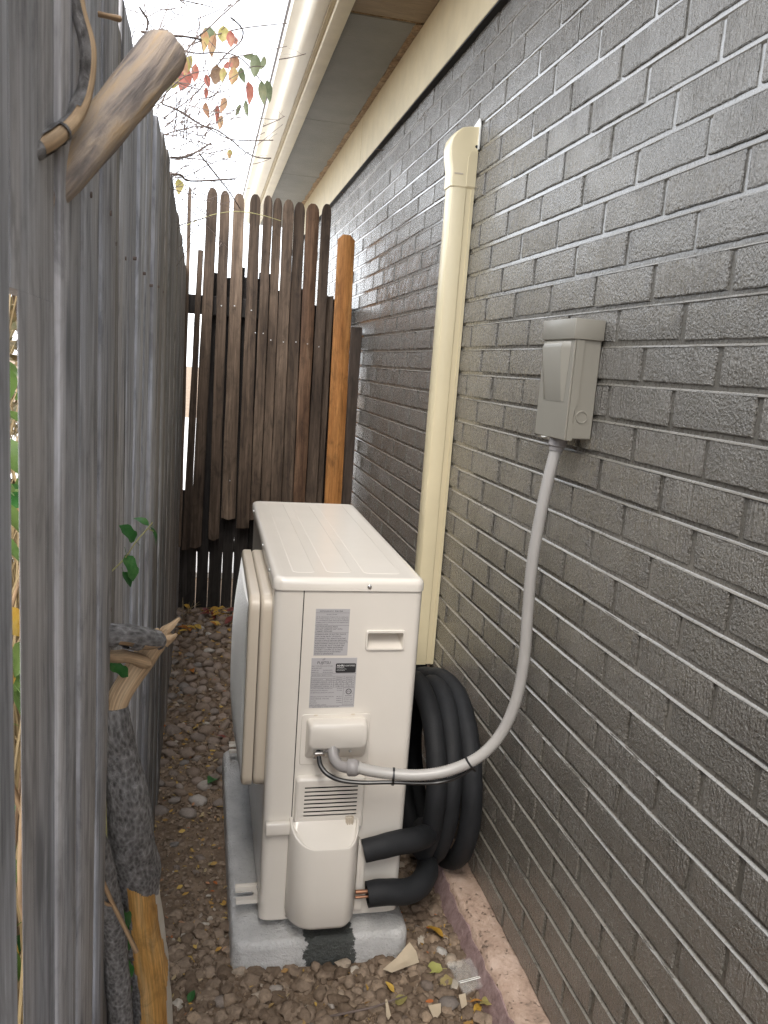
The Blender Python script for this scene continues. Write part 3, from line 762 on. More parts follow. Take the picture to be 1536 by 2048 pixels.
screw((.203, -.0042, .7915), (0, -1, 0), .0048)
for y in (.114, .359, .823): screw((-.0042, y, .793), (-1, 0, 0), .0048)
screw((.0025, .10, .012), (-1, 0, 0), .004)
# fan guard: two stacked rings with rounded edges and a domed grille
GY0, GY1, GZ0_, GZ1_ = .045, .515, .296, .752
def ring(name, x0, x1, mat, r, hole, bev=.010):
    o = A_((x0, (GY0 + GY1) / 2, (GZ0_ + GZ1_) / 2)); P0 = rrect(GY0, GY1, GZ0_, GZ1_, r, 6); n = len(P0)
    vs = []; fs = []
    prof = [(x1, 0.0), (x0 + bev, 0.0), (x0 + bev * .5, bev * .14), (x0 + bev * .15, bev * .5), (x0, bev), (x0, hole), (x1 - .001, hole + .002)]
    for x, ins in prof:
        for y, z in rrect(GY0 + ins, GY1 - ins, GZ0_ + ins, GZ1_ - ins, max(.008, r - ins * .7), 6): vs.append((x, y, z))
    for a in range(len(prof) - 1):
        for j in range(n): fs.append((a * n + (j + 1) % n, a * n + j, (a + 1) * n + j, (a + 1) * n + (j + 1) % n))
    return o.add(vs, fs).build(name, mat, ac, 40)
ring('guard_base_ring', -.0250, .0024, M_ACDARK, .034, .03, .009)
gd = ring('fan_guard', -.0500, -.0268, M_ACDARK, .034, .022, .007)
gb_ = A_((-.031, .28, .52)); gb_.box((-.0262, GY0 + .025, GZ0_ + .025), (-.0256, GY1 - .025, GZ1_ - .025)); gb_.build('guard_back', M_BLACK, gd, 0)
gr = A_((-.07, .28, .52)); nsl = 76
for i in range(nsl):
    z = GZ0_ + .026 + (GZ1_ - GZ0_ - .052) * i / (nsl - 1)
    dz = (z - (GZ0_ + GZ1_) / 2) / ((GZ1_ - GZ0_) / 2)
    vs = []; fs = []; n = 15
    for j in range(n):
        y = GY0 + .022 + (GY1 - GY0 - .044) * j / (n - 1); dy = (y - (GY0 + GY1) / 2) / ((GY1 - GY0) / 2)
        bul = .026 * max(0, 1 - dy ** 2) ** .8 * max(0, 1 - abs(dz) ** 3)
        for a, b in ((-.0490 - bul, -.0012), (-.0465 - bul, -.0018), (-.0405 - bul, -.0010), (-.0405 - bul, .0010), (-.0465 - bul, .0018), (-.0490 - bul, .0012)): vs.append((a, y, z + b))
    for j in range(n - 1):
        for c in range(6): fs.append((j * 6 + c, j * 6 + (c + 1) % 6, (j + 1) * 6 + (c + 1) % 6, (j + 1) * 6 + c))
    gr.add(vs, fs)
gr.build('grille', M_GRILLE, gd, 40, kind='stuff')
# corner bracket, feet
cbk = A_((.03, 0, .23)); cbk.box((.004, -.016, .216), (.0605, -.0003, .246), .004, 3); cbk.build('corner_bracket', M_ACP, ac, 40)
for fy, nm in ((.088, 0), (.83, 1)):
    ft = A_((-.02, fy, -.006))
    P = [(-.050, fy - .032), (.012, fy - .032), (.012, fy + .032), (-.050, fy + .032), (-.050, fy + .010), (-.012, fy + .010), (-.007, fy + .005), (-.007, fy - .003), (-.012, fy - .008), (-.050, fy - .008)]
    ft.prism([(x, y) for x, y in P], .0005, .0035, 'z')
    ft.prism([(-.050, fy + .0285), (.012, fy + .0285), (.012, fy + .032), (-.050, fy + .032)], .0036, .010, 'z'); ft.prism([(-.050, fy - .032), (.012, fy - .032), (.012, fy - .0285), (-.050, fy - .0285)], .0036, .010, 'z')
    o = ft.build('mounting_foot', M_ACP, ac, 0); o.location.z += -.001
# terminal cover
tp = A_((.15, 0, .44)); P = rrect(.0725, .2265, .379, .498, .006, 4); n_ = len(P)
tp.prism(P, -.0022, -.0002, 'y', .0008, 1); tp.build('cover_plate', M_AC, ac, 40)
for x in (.103, .186): A_((x, -.002, .4985)).box((x - .004, -.0035, .4955), (x + .004, -.0022, .4975)).build('clip', M_ACDARK, ac, 0)
tb = A_((.15, -.02, .44)); vs = []; fs = []
def lay(y, x0, x1, z0, z1, r): return [(x, y, z) for x, z in rrect(x0, x1, z0, z1, r, 5)]
sec = [lay(-.0022, .0835, .2185, .395, .489, .008), lay(-.020, .0850, .2165, .412, .491, .011), lay(-.036, .0865, .2150, .432, .4915, .014), lay(-.0395, .0875, .2140, .435, .4905, .0145), lay(-.0415, .0900, .2115, .438, .488, .0135)]
for s_ in sec: vs += s_
n_ = len(sec[0])
for a in range(len(sec) - 1):
    for j in range(n_): fs.append((a * n_ + j, a * n_ + (j + 1) % n_, (a + 1) * n_ + (j + 1) % n_, (a + 1) * n_ + j))
fs.append(tuple(range((len(sec) - 1) * n_, len(sec) * n_)))
tb.add(vs, fs).build('terminal_cover', M_ACP, ac, 40)
for x in (.1165, .180): screw((x, -.030, .4225), (0, -.65, -.75), .0034)
# valve cover: slotted upper part and the scooped housing below it
vc = A_((.145, 0, .3)); VX0, VX1 = .0675, .2235
SLX0, SLX1 = .0865, .2065; nsl = 8; st, sb = .3345, .2605
pitch = (st - sb) / (nsl - .35)
vs = []; fs = []
zb = [.2300]
for i in range(nsl): z = sb + pitch * i; zb += [z, z + pitch * .33]
zb += [.346]
xb = [VX0 + .006, SLX0, SLX1, VX1 - .006]
for z in zb:
    for x in xb: vs.append((x, -.0155, z))
for a in range(len(zb) - 1):
    for b in range(3):
        if b == 1 and a % 2 == 1: continue
        i = a * 4 + b; fs.append((i, i + 1, i + 5, i + 4))
vc.add(vs, fs)
# rounded rim of the upper part
rim0 = [(VX0, -.0003, .2300)] ; prof = [(-.0003, -.001), (-.010, 0.0), (-.0140, .002), (-.0155, .006)]
vs = []; fs = []
for y, ins in prof:
    x0, x1, zt = VX0 + ins, VX1 - ins, .352 - ins; r = .010 if ins < .005 else .002
    vs.append((x0, y, .2300))
    for t in range(180, 89, -15): vs.append((x0 + r + r * math.cos(math.radians(t)), y, zt - r + r * math.sin(math.radians(t))))
    for t in range(90, -1, -15): vs.append((x1 - r + r * math.cos(math.radians(t)), y, zt - r + r * math.sin(math.radians(t))))
    vs.append((x1, y, .2300))
n_ = len(vs) // 4
for a in range(3):
    for j in range(n_ - 1): fs.append((a * n_ + j, a * n_ + j + 1, (a + 1) * n_ + j + 1, (a + 1) * n_ + j))
vc.add(vs, fs)
vcp = vc.build('valve_cover', M_ACP, ac, 40)
A_((.145, -.004, .3)).box((SLX0 - .003, -.006, sb - .004), (SLX1 + .003, -.004, st + .004)).build('slot_backing', M_BLACK, vcp, 0)
# lower housing
lh = A_((.14, -.03, .12)); HY = .075
def plan(ins, dep):
    x0, x1 = VX0 - .010 + ins, VX1 - .010 - ins; r = min(.062, dep - .004); rl = r
    out = [(x0, -.0004)]
    for t in range(180, 271, 9): out.append((x0 + rl * .92 + rl * .92 * math.cos(math.radians(t)), -dep + r + r * math.sin(math.radians(t))))
    for t in range(270, 361, 9): out.append((x1 - rl * .55 + rl * .55 * math.cos(math.radians(t)), -dep + r + r * math.sin(math.radians(t))))
    out.append((x1, -.0004)); return out
def ztop(y, x): return .2530 + (y + .012) * .62 if y < -.012 else .2530
levels = []
for z, ins, dd in ((.012, .010, -.012), (.016, .004, -.005), (.026, .0, 0.0), (.10, .0, .0)): levels.append([(x, y, z) for x, y in plan(ins, HY + dd)])
P = plan(0, HY)
levels.append([(x, y, ztop(y, x) - .006) for x, y in P])
levels.append([(x + (.145 - x) * .012, y * .985, ztop(y, x) - .001) for x, y in P])
levels.append([(x + (.145 - x) * .045, y * .955, ztop(y, x) + .0005) for x, y in P])
levels.append([(x + (.145 - x) * .085, y * .91, ztop(y, x) - .0020) for x, y in P])
vs = []; fs = []
for L_ in levels: vs += L_
n_ = len(P)
for a in range(len(levels) - 1):
    for j in range(n_ - 1): fs.append((a * n_ + j, a * n_ + j + 1, (a + 1) * n_ + j + 1, (a + 1) * n_ + j))
# shelf: rows from the lip back to the slotted plate
base = (len(levels) - 1) * n_
top_ = levels[-1]; back = [(x, -.0160, .2490) for x, y, z in top_]
mid = [(x, y * .6 - .0160 * .4, z * .6 + .2490 * .4 - .004) for x, y, z in top_]
b1 = len(vs); vs += mid; b2 = len(vs); vs += back
for A0, B0 in ((base, b1), (b1, b2)):
    for j in range(n_ - 1): fs.append((A0 + j, A0 + j + 1, B0 + j + 1, B0 + j))
lh.add(vs, fs); lh.f.append(list(range(n_ - 1, -1, -1))); lh.mi.append(0)
lho = lh.build('valve_housing', M_ACP, vcp, 38)
# small moulded clip recess on the shelf
nk = A_((.192, -.02, .25)); nk.box((.1825, -.0235, .2395), (.2015, -.0158, .2585), .002, 1)
for x in (.1865, .192, .1975): nk.box((x - .0013, -.0262, .2405), (x + .0013, -.0236, .2570), .0006, 1)
nk.build('moulded_clip', M_ACDARK, vcp, 40)
fl = A_((.23, 0, .1)); fl.prism([(.216, .020), (.234, .020), (.2345, .150), (.229, .178), (.221, .195), (.216, .200)], -.022, -.0004, 'y', .003, 2); fl.build('side_flange', M_ACP, vcp, 40)
# stickers with their print
def text(mb, s, x, z, h, y, align='LEFT', width=None, bold=0):
    cu = bpy.data.curves.new('t', 'FONT'); cu.body = s; cu.size = h * 1.38; cu.align_x = align; cu.offset = bold; cu.resolution_u = 2
    to = bpy.data.objects.new('t', cu); COL.objects.link(to); dg = bpy.context.evaluated_depsgraph_get(); dg.update()
    me = to.evaluated_get(dg).to_mesh(); vv = [Vector(v.co) for v in me.vertices]; ff = [list(p.vertices) for p in me.polygons]
    to.evaluated_get(dg).to_mesh_clear(); bpy.data.objects.remove(to); bpy.data.curves.remove(cu)
    if not vv: return
    k = 1
    if width:
        x_ = max(v.x for v in vv) - min(v.x for v in vv); k = width / x_ if x_ > 0 else 1
    mb.add([(x + v.x * k, y, z + v.y) for v in vv], ff)
def ln(mb, x0, z0, x1, z1, y, t=.0004):
    if z0 == z1: mb.add([(x0, y, z0 - t / 2), (x1, y, z0 - t / 2), (x1, y, z0 + t / 2), (x0, y, z0 + t / 2)], [(0, 1, 2, 3)])
    else: mb.add([(x0 - t / 2, y, z0), (x0 + t / 2, y, z0), (x0 + t / 2, y, z1), (x0 - t / 2, y, z1)], [(0, 1, 2, 3)])
Y1, Y2, Y3 = -.0006, -.00072, -.0009
s1 = A_((.127, 0, .69)); s1.box((.0900, Y1, .634), (.1645, -.0001, .740)); s1o = s1.build('warning_sticker', M_LABEL, ac, 0)
t1 = A_((.127, Y2, .69))
text(t1, 'REFRIGERANT', .0985, .7335, .0026, Y2, width=.030); text(t1, 'R410A', .1315, .7332, .0036, Y2, width=.017)
ln(t1, .0900, .7310, .1645, .7310, Y2); text(t1, 'R-410A SYSTEM', .1140, .7262, .0022, Y2, width=.022)
z = .7208
for s in ('All the refrigerant is charged in this air conditioner.', 'For outdoor charging, do not use other refrigerants.', 'For evacuating the pipes, measuring and additional', 'charging, refer to instructions in the installation and', 'instruction manual.'):
    text(t1, s, .0918, z, .0021, Y2, width=.070 if len(s) > 30 else .026); z -= .0041
ln(t1, .0900, .7025, .1645, .7025, Y2)
z = .6978
for s in ('CAUTION-MOVING PARTS', 'DO NOT OPERATE UNIT WITH', 'CABINET REMOVED'): text(t1, s, .0918, z, .0031, Y2, width=.0024 * len(s)); z -= .0049
ln(t1, .0900, .6862, .1645, .6862, Y2)
z = .6813
for s in ('WARNING-RISK OF ELECTRIC SHOCK', 'CAN CAUSE INJURY OR DEATH', 'DISCONNECT ALL REMOTE ELECTRIC', 'POWER SUPPLIES BEFORE SERVICING'): text(t1, s, .0915, z, .0031, Y2, width=.00225 * len(s)); z -= .0050
ln(t1, .0900, .6646, .1645, .6646, Y2)
z = .6600
for s in ('AVERTISSEMENT-RISQUE DE CHOCS', 'ELECTRIQUES, PEUT CAUSER DES', 'BLESSURES ET MEME ENTRAINER', 'LA MORT. COUPER LES SOURCES', "D'ALIMENTATION A DISTANCE", 'AVANT LE DEPANNAGE'): text(t1, s, .0915, z, .0031, Y2, width=.0023 * len(s)); z -= .0047
t1.build('print', M_INK, s1o, 0)
s2 = A_((.137, 0, .57)); s2.box((.0868, Y1, .5125), (.1875, -.0001, .6285)); s2o = s2.build('rating_sticker', M_LABEL, ac, 0)
t2 = A_((.137, Y2, .57))
text(t2, 'FUJITSU', .0995, .6145, .0064, Y2, width=.0285, bold=.0)
for cx, cz in ((.1125, .6245), (.1148, .6262)):     # the looped mark over the middle letters
    for i in range(14):
        a0 = 2 * math.pi * i / 14; a1 = 2 * math.pi * (i + 1) / 14
        t2.add([(cx + r * math.cos(a) * 1.2, Y2, cz + r * math.sin(a)) for a, r in ((a0, .0012), (a1, .0012), (a1, .0016), (a0, .0016))], [(0, 1, 2, 3)])
z = .6088
for s, wd in (('SPLIT TYPE AIR CONDITIONER', .046), ('OUTDOOR UNIT', .022)): text(t2, s, .0880, z, .0020, Y2, width=wd); z -= .0048
text(t2, 'MODEL No.', .0878, .5992, .0020, Y2, width=.016); text(t2, 'AOU24RLXFZH', .1130, .5992, .0020, Y2, width=.021)
text(t2, 'SERIAL No.', .0876, .5944, .0020, Y2, width=.016); text(t2, 'RTN 012345', .1130, .5944, .0020, Y2, width=.022)
ln(t2, .0868, .5920, .1875, .5920, Y2)
text(t2, 'POWER SUPPLY 208/230V 1PH 60Hz', .0885, .5882, .0019, Y2, width=.046)
for i in range(6): ln(t2, .0880, .5862 - .0051 * i, .1840, .5862 - .0051 * i, Y2)
for x in (.0880, .1385, .1610, .1840): ln(t2, x, .5607, x, .5862, Y2)
rows = (('', 'COOLING', 'HEATING'), ('CAPACITY     BTU/h', '24000', '27000'), ('POWER INPUT  kW', '1.94', '2.05'), ('CURRENT OPERATING  A', '8.6', '9.1'), ('CURRENT MAX  A', '18.0', '18.0'))
for i, (a, b, c_) in enumerate(rows):
    z = .5823 - .0051 * i
    if a: text(t2, a, .0890, z, .0019, Y2, width=.046)
    text(t2, b, .1420, z, .0019, Y2, width=.015); text(t2, c_, .1645, z, .0019, Y2, width=.015)
z = .5567
for a, b in (('MAXIMUM OVERCURRENT PROTECTION', '25A'), ('MINIMUM CIRCUIT AMPACITY', '21.6A'), ('SUITABLE FOR OUTDOOR USE ONLY, ADEQUATE', ''), ('', ''), ('REFRIGERANT R410A FACTORY CHARGED', '4lb 3oz'), ('DESIGN PRESSURE  HIGH SIDE', '600PSIG'), ('LOW SIDE', '250PSIG'), ('NET WEIGHT', '137lb'), ('FUJITSU GENERAL LIMITED', '')):
    if a: text(t2, a, .0880, z, .0019, Y2, width=min(.052, .0016 * len(a)))
    if b: text(t2, b, .1465, z, .0019, Y2, width=.0115)
    z -= .00475
ln(t2, .0868, .5172, .1875, .5172, Y2); text(t2, 'FUJITSU GENERAL LIMITED  MADE IN CHINA', .0940, .5138, .0019, Y2, width=.060)
for x in (.1610, .1850): ln(t2, x, .5190, x, .5590, Y2)
for z in (.5190, .5590): ln(t2, .1610, z, .1850, z, Y2)
cx, cz = .1732, .5500                                # certification mark: ring with letters
for i in range(24):
    a0 = 2 * math.pi * i / 24; a1 = 2 * math.pi * (i + 1) / 24
    t2.add([(cx + r * math.cos(a), Y2, cz + r * math.sin(a)) for a, r in ((a0, .0050), (a1, .0050), (a1, .0066), (a0, .0066))], [(0, 1, 2, 3)])
text(t2, 'ETL', cx - .0040, cz - .0018, .0038, Y2, width=.0080, bold=.00004); text(t2, 'c', cx - .0100, cz - .0050, .0024, Y2); text(t2, 'us', cx + .0068, cz - .0050, .0024, Y2)
text(t2, 'Intertek', cx - .0075, .5392, .0024, Y2, width=.015, bold=.00004)
for i, s in enumerate(('CONFORMS TO', 'UL STD 1995', 'CERTIFIED TO', 'CSA STD C22.2')): text(t2, s, .1635, .5340 - .0040 * i, .0018, Y2, width=.019)
t2.build('print', M_INK, s2o, 0)
bd = A_((.163, 0, .605)); bd.prism(rrect(.1408, .1858, .5938, .6158, .003, 3), -.00085, -.00062, 'y'); bdo = bd.build('badge', M_INK, s2o, 0)
t3 = A_((.163, Y3, .605)); text(t3, 'AHRI', .1430, .6085, .0046, Y3, width=.0165, bold=.00006); text(t3, 'CERTIFIED', .1612, .6088, .0034, Y3, width=.0225)
ln(t3, .1430, .6065, .1600, .6065, Y3, .0006)
text(t3, 'www.ahridirectory.org', .1430, .6022, .0018, Y3, width=.022); text(t3, 'Unitary Small HP', .1430, .5988, .0018, Y3, width=.018)
t3.build('print', M_WHITEINK, bdo, 0)

# ================================================================== LINE SET COVER ON THE WALL
lc = thing('line_set_cover', (.54, .69, .36), 'cream vinyl pipe cover with an elbow top running up the brick wall', 'pipe cover')
DY0, DY1, DX = .653, .722, .503
c1 = MB((.54, .69, .36)); c1.prism([(XW - .026, DY0), (DX + .012, DY0), (DX + .004, DY0 + .004), (DX, DY0 + .013), (DX, DY1 - .013), (DX + .004, DY1 - .004), (DX + .012, DY1), (XW - .026, DY1), (XW - .026, DY1 - .002), (XW - .026, DY0 + .002)][:8], .352, 1.790, 'z')
c1.build('cover_channel', M_CREAM, lc, 30)
c2 = MB((.56, .69, .36)); c2.box((XW - .0248, DY0 + .0018, .3535), (XW - .001, DY1 - .0018, 1.80)); c2.box((XW - .0100, DY0 - .001, .3535), (XW - .0012, DY0 + .0016, 1.79)); c2.build('back_channel', M_CREAM, lc, 0)
el = MB((.54, .69, 1.85)); out = [(DX - .003, 1.778), (DX - .003, 1.822), (DX - .010, 1.855), (DX - .013, 1.882), (DX - .009, 1.905), (.508, 1.924), (.524, 1.936), (.545, 1.9415), (XW - .001, 1.9415), (XW - .001, 1.778)]
EY0, EY1 = DY0 - .003, DY1 + .003
n_ = len(out); vs = []; fs = []
cxm, czm = .55, 1.85
prof = [(EY0, 0.16), (EY0 + .0015, .07), (EY0 + .006, .02), (EY0 + .014, 0), (EY1 - .014, 0), (EY1 - .006, .02), (EY1 - .0015, .07), (EY1, .16)]
for y, k_ in prof:
    for i, (x, z) in enumerate(out):
        edge = i < 8
        vs.append((x + (cxm - x) * (k_ if edge else 0) * .9, y, z + ((czm - z) * k_ * .55 if (edge and z > 1.9) else 0)))
for a in range(len(prof) - 1):
    for j in range(n_): fs.append((a * n_ + j, (a + 1) * n_ + j, (a + 1) * n_ + (j + 1) % n_, a * n_ + (j + 1) % n_))
fs.append(tuple(range(n_))); fs.append(tuple(range((len(prof) - 1) * n_ + n_ - 1, (len(prof) - 1) * n_ - 1, -1)))
el.add(vs, fs); elb = el.build('elbow', M_CREAM, lc, 38)
MB((.52, EY0, 1.812)).box((.508, EY0 - .0008, 1.8095), (.534, EY0 + .002, 1.8135)).build('latch_slot', M_ACDARK, elb, 0)
sk = MB((.56, EY0, 1.82)); sk.prism([(.5445, 1.780), (.5725, 1.780), (.5725, 1.876), (.556, 1.876), (.549, 1.870), (.5450, 1.855)], EY0 - .0016, EY0 - .0002, 'y', .0006, 1); sk.build('elbow_skirt', M_CREAM, elb, 30)
MB((.568, EY0, 1.888)).tube([(.5665, EY0 - .0012, 1.888), (.5665, EY0 + .001, 1.888)], .0042, 10, 1).build('screw_hole', M_BLACK, elb)
wp = MB((XW, .69, 1.95)); wp.prism([(.640, 1.88), (.640, 1.945), (.648, 1.962), (.655, 1.964), (.722, 1.948), (.734, 1.93), (.734, 1.88)], XW - .004, XW - .0008, 'x'); wp.build('wall_plate', M_WHITEMETAL, elb, 0)

# ================================================================== DISCONNECT BOX
db = thing('disconnect_box', (.545, -.15, 1.148), 'taupe grey electrical disconnect box mounted on the brick wall', 'electrical box')
BX = .515
MB((.56, -.15, 1.15)).box((.530, -.2185, 1.150), (XW - .001, -.0815, 1.352), .002, 1).build('back_box', M_BOXGREY, db, 30)
cv = MB((.52, -.15, 1.15))
# cover: front face, near cheek with the notched rear edge, bottom tongue
cv.prism([(-.2215, 1.147), (-.2215, 1.352), (-.0785, 1.352), (-.0785, 1.147)], BX, BX + .004, 'x', .0012, 1)
cheek = [(BX + .0042, 1.147), (.5310, 1.147), (.5310, 1.176), (.5285, 1.182), (.5282, 1.198), (.5310, 1.210), (.5355, 1.216), (.5355, 1.337), (BX + .0042, 1.337)]
cv.prism(cheek, -.2215, -.2190, 'y'); cv.prism(cheek, -.0810, -.0785, 'y')
cv.build('cover', M_BOXGREY, db, 30)
hd = MB((.54, -.15, 1.37)); hd.box((.5110, -.2245, 1.3375), (XW - .0008, -.0755, 1.3755), .0015, 2); hd.build('rain_hood', M_BOXGREY, db, 30)
bg_ = MB((.505, -.15, 1.28)); vs = []; fs = []
secs = [(1.3335, BX - .0005, .0), (1.3330, .5080, .028), (1.3290, .5020, .033), (1.3200, .4990, .036), (1.2200, .5142, .030), (1.2180, BX - .0004, .026)]
for z, x, ins in secs:
    wn = .021 if z > 1.3 else .038
    a, b = -.2165 + (.017 if z > 1.3 else .024), -.0835 - (.024 if z > 1.3 else .030)
    vs += [(BX - .0003, a - .008, z), (x, a + .004, z), (x, b - .004, z), (BX - .0003, b + .008, z)]
for i in range(len(secs) - 1):
    for j in range(3): fs.append((i * 4 + j, i * 4 + j + 1, (i + 1) * 4 + j + 1, (i + 1) * 4 + j))
bg_.add(vs, fs).build('pull_hood', M_BOXGREY, db, 28)
ko = MB((.546, -.2185, 1.192)); P = []; 
ring_ = []
vs = []; fs = []
for i in range(28):
    t = 2 * math.pi * i / 28
    for r, y in ((.0095, -.2184), (.0100, -.2202), (.0122, -.2202), (.0128, -.2184)): vs.append((.5475 + r * math.cos(t), y, 1.1925 + r * math.sin(t)))
for i in range(28):
    for j in range(3): fs.append((i * 4 + j, ((i + 1) % 28) * 4 + j, ((i + 1) % 28) * 4 + j + 1, i * 4 + j + 1))
ko.add(vs, fs).build('knockout_ring', M_BOXGREY, db, 40)
tb_ = MB((.518, -.125, 1.144)); vs = []; fs = []
for i in range(16):
    t = 2 * math.pi * i / 16
    for r, z in ((.003, 1.1445), (.0072, 1.1445), (.0072, 1.1462), (.003, 1.1462)): vs.append((.5155 + r * math.cos(t) * .75 , -.126 + r * math.sin(t), z))
for i in range(16):
    for j in range(4): fs.append((i * 4 + j, ((i + 1) % 16) * 4 + j, ((i + 1) % 16) * 4 + (j + 1) % 4, i * 4 + (j + 1) % 4))
tb_.add(vs, fs).build('lock_tab', M_WHITEMETAL, db, 40)

# ================================================================== FLEXIBLE CONDUIT
CP = [(.537, -.150, 1.149), (.533, -.150, 1.116), (.524, -.150, 1.06), (.515, -.150, .977), (.509, -.150, .882), (.511, -.150, .775), (.514, -.150, .676), (.506, -.150, .587), (.483, -.145, .511), (.441, -.14, .456), (.380, -.13, .421), (.317, -.12, .407), (.255, -.105, .405), (.207, -.095, .410), (.185, -.09, .416)]
fc = thing('flexible_conduit', CP[7], 'light grey flexible conduit looping from the disconnect box to the heat pump', 'conduit')
P, R_ = path(CP, .0130, 30); hose = MB(CP[7]); rad = []
# ribbed hose: every other ring slightly proud
P2 = []; L_ = 0; last = P[0]
for p in P: P2.append(p)
tot = [0]
for a, b in zip(P, P[1:]): tot.append(tot[-1] + (b - a).length)
NR = int(tot[-1] / .0026); pts2 = []; r2 = []; j = 0
for i in range(NR + 1):
    s = tot[-1] * i / NR
    while j < len(tot) - 2 and tot[j + 1] < s: j += 1
    f = (s - tot[j]) / max(1e-9, tot[j + 1] - tot[j]); pts2.append(P[j].lerp(P[j + 1], f)); r2.append(.0126 if i % 2 else .0117)
hose.tube(pts2, r2, 14, 1); hose.build('hose', M_CONDUIT, fc, 60)
top_f = MB(CP[0]); d0 = (Vector(CP[1]) - Vector(CP[0])).normalized(); c0 = Vector((.5375, -.150, 1.149))
top_f.tube([c0, c0 + d0 * .004, c0 + d0 * .0042, c0 + d0 * .020, c0 + d0 * .022, c0 + d0 * .030], [.0205, .0205, .0185, .0180, .0150, .0142], 18, 1); top_f.build('box_connector', M_FITTING, fc, 35)
E0 = [(.1395, -.030, .437), (.1395, -.040, .4265), (.1420, -.052, .4155), (.1500, -.068, .4100), (.1620, -.080, .4105), (.1740, -.0865, .4135)]
eb = MB(E0[2]); eb.tube(E0, [.0135, .0120, .0115, .0115, .0118, .0122], 14, 6); eb.build('elbow_fitting', M_FITTING, fc, 40)
fl_ = MB(E0[0]); n0 = Vector((0, -.6, -.8)); c0 = Vector((.1395, -.0275, .4235)); fl_.tube([c0, c0 + n0 * .004], .0175, 18, 1); fl_.build('flange_ring', M_FITTING, fc, 35)
nd = (Vector((.190, -.0915, .415)) - Vector((.170, -.0850, .4125))).normalized(); c0 = Vector((.166, -.0838, .4118))
nu = MB(c0); nu.tube([c0, c0 + nd * .0015, c0 + nd * .0165, c0 + nd * .0185, c0 + nd * .024], [.0172, .0182, .0182, .0170, .0145], 16, 1); nu.build('compression_nut', M_FITTING, fc, 35)

# control cable with its clamp, and two cable ties
CB = [(.1085, -.030, .428), (.1088, -.045, .417), (.111, -.060, .406), (.124, -.075, .394), (.151, -.085, .384), (.193, -.0955, .382), (.256, -.107, .386), (.32, -.118, .3865), (.363, -.124, .3905), (.398, -.133, .406), (.428, -.143, .433), (.47, -.150, .48), (.50, -.135, .53), (.54, -.10, .57), (.57, -.08, .575)]
cc = thing('control_cable', CB[4], 'thin black control cable running under the grey conduit', 'cable')
ck = MB(CB[4]); ck.tube(CB[:11], [.0052, .0052, .0052, .0052, .0050, .0046, .0042, .0040, .0040, .0040, .0040], 10, 10); ck.build('jacket', M_RUBBER, cc)
cl = MB((.108, -.032, .427)); cl.box((.098, -.046, .4185), (.1195, -.036, .4280), .002, 1); cl.tube([(.100, -.049, .4225), (.100, -.035, .4225)], .0032, 8, 1); cl.tube([(.1175, -.049, .4245), (.1175, -.035, .4245)], .0032, 8, 1); cl.tube([(.100, -.043, .412), (.100, -.034, .417)], .003, 8, 1); cl.build('clamp', M_STEEL, cc, 35)
def cable_tie(c, tdir, label):
    c = Vector(c); t = Vector(tdir).normalized(); a = t.cross(Vector((0, 1, 0))).normalized()
    if a.z > 0: a = -a
    b = t.cross(a); q = MB(c); vs = []; fs = []; n = 26
    for i in range(n):
        u = 2 * math.pi * i / n; d = b * math.cos(u) * .0150 + a * (math.sin(u) * .0185 + .0045)
        for h, s in ((-.0022, 1.0), (.0022, 1.0), (.0022, .92), (-.0022, .92)): vs.append(c + d * s + t * h)
    for i in range(n):
        for j in range(4): fs.append((i * 4 + j, ((i + 1) % n) * 4 + j, ((i + 1) % n) * 4 + (j + 1) % 4, i * 4 + (j + 1) % 4))
    q.add(vs, fs); e = c + a * .023; q.box(e - Vector((.003, .003, .003)), e + Vector((.003, .003, .003)), .0008, 1)
    tag(q.build('cable_tie', M_RUBBER, None, 40), label, 'cable tie', 'cable ties on the grey conduit')
cable_tie((.262, -.107, .405), (1, -.2, 0), 'black cable tie on the conduit in front of the heat pump')
cable_tie((.420, -.136, .440), (.75, -.1, .6), 'black cable tie on the conduit in front of the coiled black pipe')

# ================================================================== COILED INSULATED PIPE
ip = thing('insulated_pipe', (.45, .28, -.06), 'thick black foam insulated pipe coiled between the heat pump and the wall', 'pipe')
coil = MB((.45, .28, .2)); pts = []
turns = (.55 + math.pi / 2 + 4 * math.pi) / (2 * math.pi)
NT_ = 62
for i in range(NT_ + 1):
    th = 2 * math.pi * turns * i / NT_; rr_ = .222 + .010 * math.sin(th * .7) - .006 * (i / 60)
    x = .408 + .120 * i / NT_
    pts.append((x + .005 * math.sin(th * 1.7), .285 - rr_ * 1.02 * math.cos(th - .55), .200 + rr_ * 1.03 * math.sin(th - .55)))
zt_ = pts[-1][2]
pts += [(.530, .36, zt_ - .004), (.533, .45, zt_ - .022), (.535, .54, zt_ - .055), (.536, .61, .335), (.536, .665, .315), (.536, .688, .345), (.537, .688, .42)]
coil.tube(pts, .0262, 14, 3, .05, 26); co_ = coil.build('coil', M_FOAM, ip, 60)
t1_ = MB((.3, -.03, .18)); t1_.tube([(.2265, -.034, .178), (.250, -.034, .183), (.30, -.026, .187), (.345, -.010, .182), (.375, .015, .170), (.405, .06, .15), (.41, .12, .13)], [.0255, .0265, .0275, .0285, .028, .027, .026], 14, 6, .06, 30, 3); t1_.build('upper_run', M_FOAM, ip, 60)
t2_ = MB((.3, -.03, .07))
R2 = [(.2420, -.036, .068), (.262, -.036, .0700), (.30, -.034, .068), (.335, -.026, .060), (.375, -.004, .058), (.410, .05, .055), (.43, .12, .03)]
t2_.tube(R2, [.029, .0295, .0295, .029, .029, .028, .026], 16, 6, .05, 30, 5, cap=False)
t2_.tube([(.2421, -.036, .068), (.300, -.034, .068)], [.0195, .0185], 16, 2, cap=False)
vs = []; fs = []
